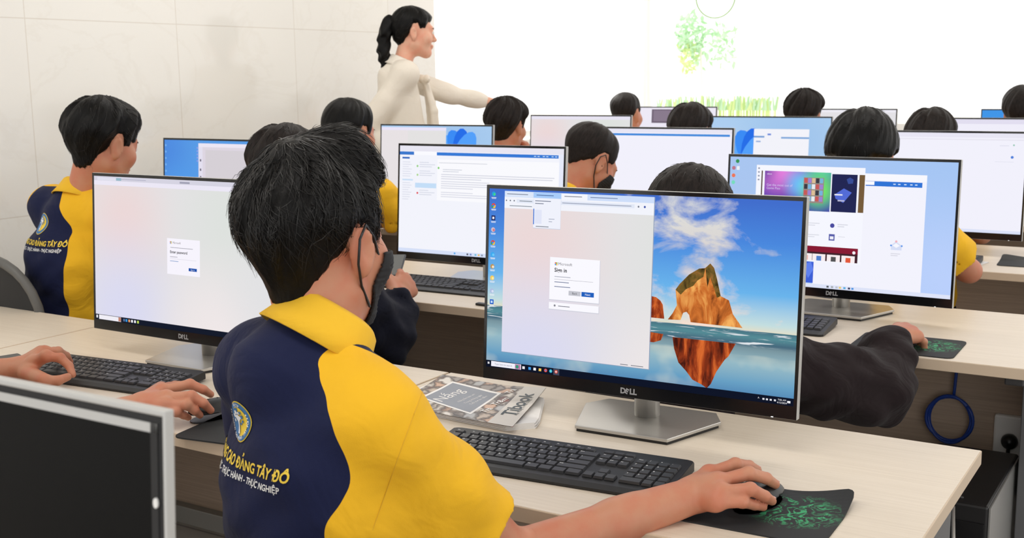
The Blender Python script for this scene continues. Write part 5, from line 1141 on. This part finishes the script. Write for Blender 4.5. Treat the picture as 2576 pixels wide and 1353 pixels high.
def back_print(P_, fine=True, cx=0., ze=.0, s=1., tx=0.):
    sh = P_['shirt']; N = P_['N']; L = []
    def G(V, F, m): L.append(((V, F), m))
    def Sx(V, dx=0, dy=0, k=1.): return [(dx+v[0]*k*s, dy+v[1]*k*s) for v in V]
    rr = .0365; n = 40
    e = []
    o1 = press(sh, [(Sx(circ(rr, n)), [tuple(range(n))])], [m_ey], 'emblem', sh, cx, N[2]+ze, .0012)
    disc_l = [(Sx(circ(rr-.002, n)), [tuple(range(n))])]; 
    half = [(0, rr-.011)]+[((rr-.011)*math.cos(a), (rr-.011)*math.sin(a)) for a in np.linspace(math.pi/2, 3*math.pi/2, 20)]
    press(sh, disc_l, [m_eb], 'emblem_ring', o1, cx, N[2]+ze, .0018)
    press(sh, [(Sx(circ(rr-.0100, n)), [tuple(range(n))])], [m_ey], 'emblem_disc', o1, cx, N[2]+ze, .0024)
    press(sh, [(Sx(half), [tuple(range(len(half)))])], [m_eb], 'emblem_half', o1, cx, N[2]+ze, .0030)
    geo = []; mm = []
    tr = [(-.003, -.022), (.005, -.022), (.0025, -.008), (.003, .002), (.010, .009), (.0085, .0105), (.001, .004), (0, .013), (-.0018, .013), (-.0015, .004), (-.010, .010), (-.011, .008), (-.002, .0005), (-.0015, -.008)]
    geo.append((Sx(tr), [tuple(range(len(tr)))])); mm.append(m_ew)
    for (x, y, q, m_) in ((-.0125, .010, .0038, m_ew), (-.006, .0165, .0042, m_ew), (-.0135, .0005, .003, m_ew), (.002, .0165, .003, m_ew), (.0115, .011, .0038, m_eb), (.008, .018, .003, m_eb), (.014, .003, .003, m_eb), (.0085, -.002, .0028, m_eb), (-.006, .007, .0025, m_ew)):
        geo.append((Sx(circ(q, 10, x, y)), [tuple(range(10))])); mm.append(m_)
    if fine:
        for txt, rad, top_ in (('TRƯỜNG CAO ĐẲNG TÂY ĐÔ', rr-.0062, False), ('BKTP', rr-.006, True)):
            K = len(txt); span = 3.5 if not top_ else .62
            for i, chx in enumerate(txt):
                if chx == ' ': continue
                V, F = text_geo(chx, .0072 if not top_ else .0075, 'CENTER', .0001)
                a = (math.pi*1.5-span/2+span*(i+.5)/K) if not top_ else (math.pi/2+span/2-span*(i+.5)/K)
                ro = a+math.pi/2 if not top_ else a-math.pi/2
                geo.append((Sx([(rad*math.cos(a)+v[0]*math.cos(ro)-v[1]*math.sin(ro), rad*math.sin(a)+v[0]*math.sin(ro)+v[1]*math.cos(ro)) for v in V]), F)); mm.append(m_ew)
        for a in (2.55, 2.75, 2.95, .6, .4, .2): geo.append((Sx(circ(.0018, 6, (rr-.006)*math.cos(a), (rr-.006)*math.sin(a))), [tuple(range(6))])); mm.append(m_ew)
    press(sh, geo, mm, 'emblem_tree', o1, cx, N[2]+ze, .0036, maxl=.008)
    V, F = text_geo('TRƯỜNG CAO ĐẲNG TÂY ĐÔ', .0245, 'CENTER', .0007); xs = max(v[0] for v in V); V = [(v[0]*.136/xs, v[1]) for v in V]
    press(sh, [(Sx(V), F)], [m_ey], 'school_name', sh, cx+tx, N[2]+ze-.066*s, .0016, maxl=.012)
    V, F = text_geo('THỰC HỌC - THỰC HÀNH - THỰC NGHIỆP', .0150, 'CENTER', .0003); xs = max(v[0] for v in V); V = [(v[0]*.122/xs, v[1]) for v in V]
    press(sh, [(Sx(V), F)], [m_ew], 'school_motto', sh, cx+tx, N[2]+ze-.0885*s, .0016, maxl=.012)
HWP = [(.45, .125), (.70, .130), (.82, .135), (.92, .150), (.98, .138), (1.03, .108), (1.10, .070)]
def polo(name, dz=0., k=1., off=.045): return m_polo(name, [(z+dz, w*k) for z, w in HWP], off)
# 1 --- nearest boy
HC1 = (-1.018, 1.150, 1.172); N1 = tuple(at(806, 818, Y=1.12))
Z8 = lambda x, y, z: at(x, y, Z=z)
J1 = dict(W=Z8(1752, 1243, .785),
 f=[[Z8(1783, 1192, .803), Z8(1850, 1168, .815), Z8(1885, 1172, .803), Z8(1905, 1182, .788)],
    [Z8(1806, 1212, .805), Z8(1884, 1190, .814), Z8(1928, 1203, .800), Z8(1950, 1218, .784)],
    [Z8(1812, 1238, .798), Z8(1888, 1230, .804), Z8(1924, 1248, .788), Z8(1942, 1260, .774)],
    [Z8(1802, 1264, .786), Z8(1868, 1262, .787), Z8(1898, 1270, .776), Z8(1920, 1275, .768)]],
 t=[Z8(1765, 1225, .785), Z8(1790, 1195, .780), Z8(1815, 1182, .772), Z8(1842, 1175, .768)], n=(0, 0, 1), sd=(-.96, .25, 0), d=(.25, .96, 0))
P1 = person('boy in a navy and yellow polo shirt, nearest the camera, with tousled black hair', (-.955, 1.075), -24, HC1, hyaw=28, hpitch=3, hroll=-2, style='tousled', vox=.0044, neck=N1, nstr=1500,
 arms={1: dict(S=(-.872, 1.085, .958), E=(-.800, 1.275, .735), J=J1, fine=True, sr=.95), -1: dict(S=(-1.118, 1.140, .992), E=(-1.24, 1.27, .78), W=(-1.25, 1.44, .785))}, mask=True, wid=.90, cloth_x=[((-.93, 1.09, .92), (-.85, 1.17, .86), .075, .055, .04), ((-.92, 1.09, .86), (-.86, 1.14, .80), .075, .045, .04)], ctilt=36, cloth=m_polo('navy_and_yellow_polo', [(.45, .185), (.70, .195), (.82, .205), (.92, .212), (.97, .197), (1.00, .174), (1.03, .142), (1.06, .124), (1.15, .116)], .105),
 strand_kw=dict(L=.055, lift=.009, seed=5, sweep=(.35, .25, -.35), r=.0008, zmin=.02), hvox=.003, slope=.045)
back_print(P1, True, cx=-.040, ze=-.105, s=.72, tx=.012)
seam(P1, P1['T']((-.865, 1.12, .92)), P1['T']((-.83, 1.13, .90))-P1['T']((-.90, 1.09, .93)), mat('yellow_seam_thread', (222, 172, 40), .8), r=.0006)
for q in J1['f']:
    Rt = P1['T']; tip = Rt(q[3]); d = unit(Rt(q[3])-Rt(q[2])); nn = unit(np.cross(np.cross(d, [0, 0, 1.]), d))
    mb = MB().ball((0, 0, 0), (.0048, .0066, .0016), M_NAIL, 12, 8); o = mb.build('fingernail', P1['body'], True); ax = np.stack([np.cross(d, nn), d, nn], 1)
    M4 = Matrix(ax.tolist()).to_4x4(); M4.translation = Vector(tip+nn*.0058); o.matrix_local = M4
# 2 --- student left of the frame, only the hands are seen
J2 = dict(W=Z8(362, 1020, .785),
 f=[[Z8(408, 982, .803), Z8(478, 966, .812), Z8(512, 980, .800), Z8(530, 992, .786)],
    [Z8(420, 1000, .803), Z8(482, 996, .810), Z8(512, 1014, .796), Z8(530, 1032, .778)],
    [Z8(420, 1018, .796), Z8(470, 1018, .798), Z8(490, 1032, .785), Z8(503, 1044, .772)],
    [Z8(408, 1032, .786), Z8(444, 1036, .786), Z8(462, 1044, .776), Z8(474, 1050, .768)]],
 t=[Z8(375, 1000, .782), Z8(405, 978, .776), Z8(440, 970, .770), Z8(470, 968, .768)], n=(0, 0, 1), sd=(-.93, .36, 0), d=(.36, .93, 0))
J2L = dict(W=Z8(48, 928, .795),
 f=[[Z8(116, 896, .832), Z8(152, 900, .828), Z8(174, 920, .812), Z8(183, 942, .797)],
    [Z8(112, 886, .828), Z8(146, 884, .828), Z8(166, 895, .812), Z8(176, 910, .795)],
    [Z8(104, 886, .818), Z8(136, 884, .816), Z8(152, 892, .802), Z8(164, 902, .788)],
    [Z8(96, 890, .806), Z8(122, 888, .802), Z8(134, 895, .792), Z8(142, 902, .782)]],
 t=[Z8(66, 940, .795), Z8(112, 958, .797), Z8(146, 957, .795), Z8(170, 948, .797)], n=(-.2, .1, .97), sd=(.93, -.3, 0), d=(.4, .91, 0))
PX = polo('navy_and_yellow_polo_a', 0)  # same navy and yellow as the other polos
P2 = person('student outside the left edge whose two bare hands reach over the keyboard', (-2.12, 1.0), 0, (-2.12, 1.14, 1.19), hpitch=10, style='round', vox=.008,
 arms={1: dict(E=(-1.83, 1.17, .745), J=J2, fine=True), -1: dict(E=(-2.36, 1.22, .775), J=J2L, fine=True)}, cloth=PX, group=None)
# 3 --- left boy, second row
h3 = at(258, 362, Y=2.27)
P3 = person('boy in navy and yellow polo, school emblem on his back, by the left wall', (h3[0]-.10, 2.20), 3, tuple(h3), hyaw=-4, hpitch=14, hroll=3, style='parted', vox=.006, neck=(h3[0]-.075, 2.24, h3[2]-.140), wid=.92, nstr=350, skin=M_SKIN,
 cloth=polo('navy_and_yellow_polo_left_boy', h3[2]-1.196-.03), strand_kw=dict(L=.05, lift=.004, seed=8, sweep=(.1, .1, -.5), r=.0009), lean_back=.015)
back_print(P3, False, cx=-.01, ze=-.085, s=.82)
# 4 --- boy with the phone
h4 = at(722, 446, Y=2.30); we = at(1012, 742, Y=2.62)
W4 = at(1002, 728, Z=.80)
P4 = person('boy in a dark navy jacket holding a phone, hidden behind the nearest boy', (h4[0]+.02, 2.12), 0, tuple(h4), hpitch=20, style='parted', vox=.006, top='jacket', cloth=M_NAVYJ, hairmat=M_HAIR2, nstr=150,
 arms={1: dict(S=(h4[0]+.17, 2.22, .98), E=tuple(at(985, 858, Y=2.44)), W=tuple(at(1002, 745, Z=.795)), d=(-.30, .9, .28), n=(.75, .1, .65), curl=(.4, .6, .4), fine=True, sr=.96)}, collar=False)
ph = make_phone('phone with a grey screen held up in the hand beside the keyboard', tuple(at(982, 672, Z=.85)), -38, mat('grey_phone_screen', (84, 88, 88), .3)); ph.rotation_euler = (R_(14), R_(0), R_(30))
# 5 --- boy in the brown hoodie
h5 = at(1738, 575, Y=2.36)
E5 = at(2215, 985, Y=2.47); W5 = at(2238, 850, Z=.79)
P5 = person('boy in a dark brown hoodie hidden behind the sea rock monitor, hand on a mouse', (h5[0]+.02, 2.12), -4, tuple(h5), hpitch=26, style='round', vox=.006, top='hoodie', cloth=M_BROWNJ, hairmat=M_HAIR2, nstr=250,
 arms={1: dict(S=(h5[0]+.17, 2.20, h5[2]-.24), E=(E5[0], 2.47, E5[2]), W=tuple(W5), d=(.25, .93, .02), n=(.1, 0, 1), curl=(.45, .55, .35), fine=True, sr=1.12, cuff=.84)}, collar=False, strand_kw=dict(L=.035, lift=.008, seed=4, sweep=(0, .1, -.3), r=.0009))
# row 3
h6 = at(882, 336, Y=3.55)
P6 = person('boy in a yellow polo under the pointing teacher, left of the cream window screen', (h6[0]+.02, 3.36), 0, tuple(h6), hpitch=8, hyaw=-4, style='round', vox=.0085, cloth=polo('navy_and_yellow_polo_b', h6[2]-1.21), hairmat=M_HAIR,
 arms={1: dict(S=(h6[0]+.18, 3.50, h6[2]-.235), E=(h6[0]+.235, 3.60, .80), W=(h6[0]+.12, 3.86, .79), sr=1.1)})
h7 = at(1482, 408, Y=3.52)
P7 = person('boy in a black mask and navy polo looking down before the white screen', (h7[0]-.05, 3.30), -10, tuple(h7), hpitch=34, hyaw=-16, style='short', vox=.007, mask=True, cloth=polo('navy_and_yellow_polo_c', h7[2]-1.25), neck=(h7[0]-.055, 3.41, h7[2]-.095), hairmat=M_HAIR2)
h8 = at(2172, 392, Y=3.50); E8 = at(2448, 692, Y=3.62)
P8 = person('boy with rounded bowl-cut hair and a yellow sleeve, behind the app store monitor', (h8[0]+.0, 3.30), 0, tuple(h8), hpitch=10, style='bowl', vox=.007, cloth=polo('navy_and_yellow_polo_d', h8[2]-1.21), nstr=200, hairmat=M_HAIR,
 arms={1: dict(S=(h8[0]+.185, 3.46, .95), E=(E8[0]-.012, 3.62, E8[2]+.012), W=(E8[0]-.25, 3.84, .79), sr=1.1)}, strand_kw=dict(L=.05, lift=.003, seed=4, sweep=(0, 0, -.6), r=.0009))
# row 4
h9 = at(1276, 318, Y=4.80); W9 = at(1330, 372, Y=4.93)
P9 = person('boy with wavy dark hair and a yellow collar resting his chin on his hand', (h9[0], 4.62), 0, tuple(h9), hpitch=4, hroll=3, style='wavy', vox=.0085, cloth=polo('navy_and_yellow_polo_e', h9[2]-1.24), hairmat=M_HAIR2,
 arms={1: dict(E=(h9[0]+.22, 4.93, .80), W=(W9[0], 4.93, W9[2]-.07), d=(-.25, .1, .95), n=(.9, .2, .2), curl=(.7, .9, .6))})
h10 = at(1738, 337, Y=4.80); P10 = person('boy with parted dark hair seen from behind, left of the pale blue desktop screen', (h10[0], 4.62), 0, tuple(h10), style='parted', hpitch=10, vox=.0085, cloth=polo('navy_and_yellow_polo_f', h10[2]-1.21), hairmat=M_HAIR2)
h11 = at(2342, 362, Y=4.62); P11 = person('boy whose two-lobed dark hair shows above the white screen near the right edge', (h11[0], 4.46), 0, tuple(h11), style='parted', hpitch=8, vox=.0085, cloth=polo('navy_and_yellow_polo_g', h11[2]-1.21), hairmat=M_HAIR2)
# row 5
h12 = at(1576, 290, Y=6.05); P12 = person('boy with short cropped hair at the far screens, centre of the photo', (h12[0], 5.88), 0, tuple(h12), style='short', hyaw=-4, vox=.0095, cloth=polo('navy_and_yellow_polo_h', h12[2]-1.22), hairmat=M_HAIR2, eyes=False)
h13 = at(2024, 292, Y=6.0); P13 = person('boy with ruffled hair far back, left of the blank grey screen', (h13[0], 5.84), 0, tuple(h13), style='wavy', vox=.0095, cloth=polo('navy_and_yellow_polo_i', h13[2]-1.2), hairmat=M_HAIR2, eyes=False)
h14 = at(2574, 286, Y=6.0); P14 = person('dark-haired student cut off by the right edge beside the small blue screen', (h14[0], 5.84), 0, tuple(h14), style='round', vox=.0095, cloth=polo('navy_and_yellow_polo_j', h14[2]-1.2), hairmat=M_HAIR2, eyes=False)
# teacher
YT = 4.78; ht = at(1040, 82, Y=YT); yt = -38
El = at(1140, 240, Y=5.02); Wl = at(1226, 256, Y=5.16)
PT = person('woman teacher in a cream bow blouse with a black ponytail, standing and pointing right', (ht[0]-.03, YT-.03), yt, tuple(ht), hyaw=-8, hpitch=4, style='bun', vox=.006, top='blouse', cloth=M_CREAM, stand=True, pz=1.02, skin=M_SKIN2, female=True, wid=.78, neck=(ht[0]-.055, YT-.05, ht[2]-.152), hvox=.004,
 arms={-1: dict(E=tuple(El), W=tuple(Wl), d=(.72, .55, -.05), n=(0, 0, 1), curl=(.15, .2, .15), sr=.85), 1: dict(E=(ht[0]-.12, YT-.22, 1.16), W=(ht[0]-.0, YT-.16, .96), d=(.4, .3, -.85), n=(.5, -.7, 0))}, nstr=150, strand_kw=dict(L=.05, lift=.003, seed=4, sweep=(0, -.8, -.1), r=.001))
# ponytail, bow
f = Fld((-.08, -.22, -.26), (.08, -.04, .10), .0045); f.ell((0, -.112, .045), (.026, .026, .030), k=0)
for k_, (y, z, r_) in enumerate(((-.130, .035, .030), (-.142, -.005, .034), (-.146, -.05, .036), (-.146, -.095, .035), (-.140, -.14, .030), (-.132, -.185, .020), (-.126, -.21, .010))): f.ell((.006*math.sin(k_*2.3), y, z), (r_, r_*.95, .034), k=.02)
X, Y, Z = np.meshgrid(*f.ax, indexing='ij', sparse=True); f.F += (.0035*np.sin(X*170+Z*60)+.003*np.sin(Y*140-Z*110)).astype(np.float32)
V, Q = f.nets(); o = np_mesh('ponytail', V, Q, M_HAIR, PT['hair']); 
NT_ = PT['N']; g = Fld(NT_+np.array([-.12, .0, -.45]), NT_+np.array([.12, .22, .05]), .005)
g.ell(NT_+np.array([0, .128, -.085]), (.022, .018, .020), k=0)
for s in (-1, 1):
    g.ell(NT_+np.array([s*.042, .128, -.078]), (.040, .014, .022), k=.01)
    g.cap(NT_+np.array([s*.010, .135, -.10]), NT_+np.array([s*.034, .165, -.24]), .014, .020, k=.01); g.cap(NT_+np.array([s*.034, .165, -.24]), NT_+np.array([s*.038, .170, -.36]), .020, .022, k=.01)
V, Q = g.nets(); np_mesh('neck_bow', V, Q, M_CREAM, PT['shirt'])
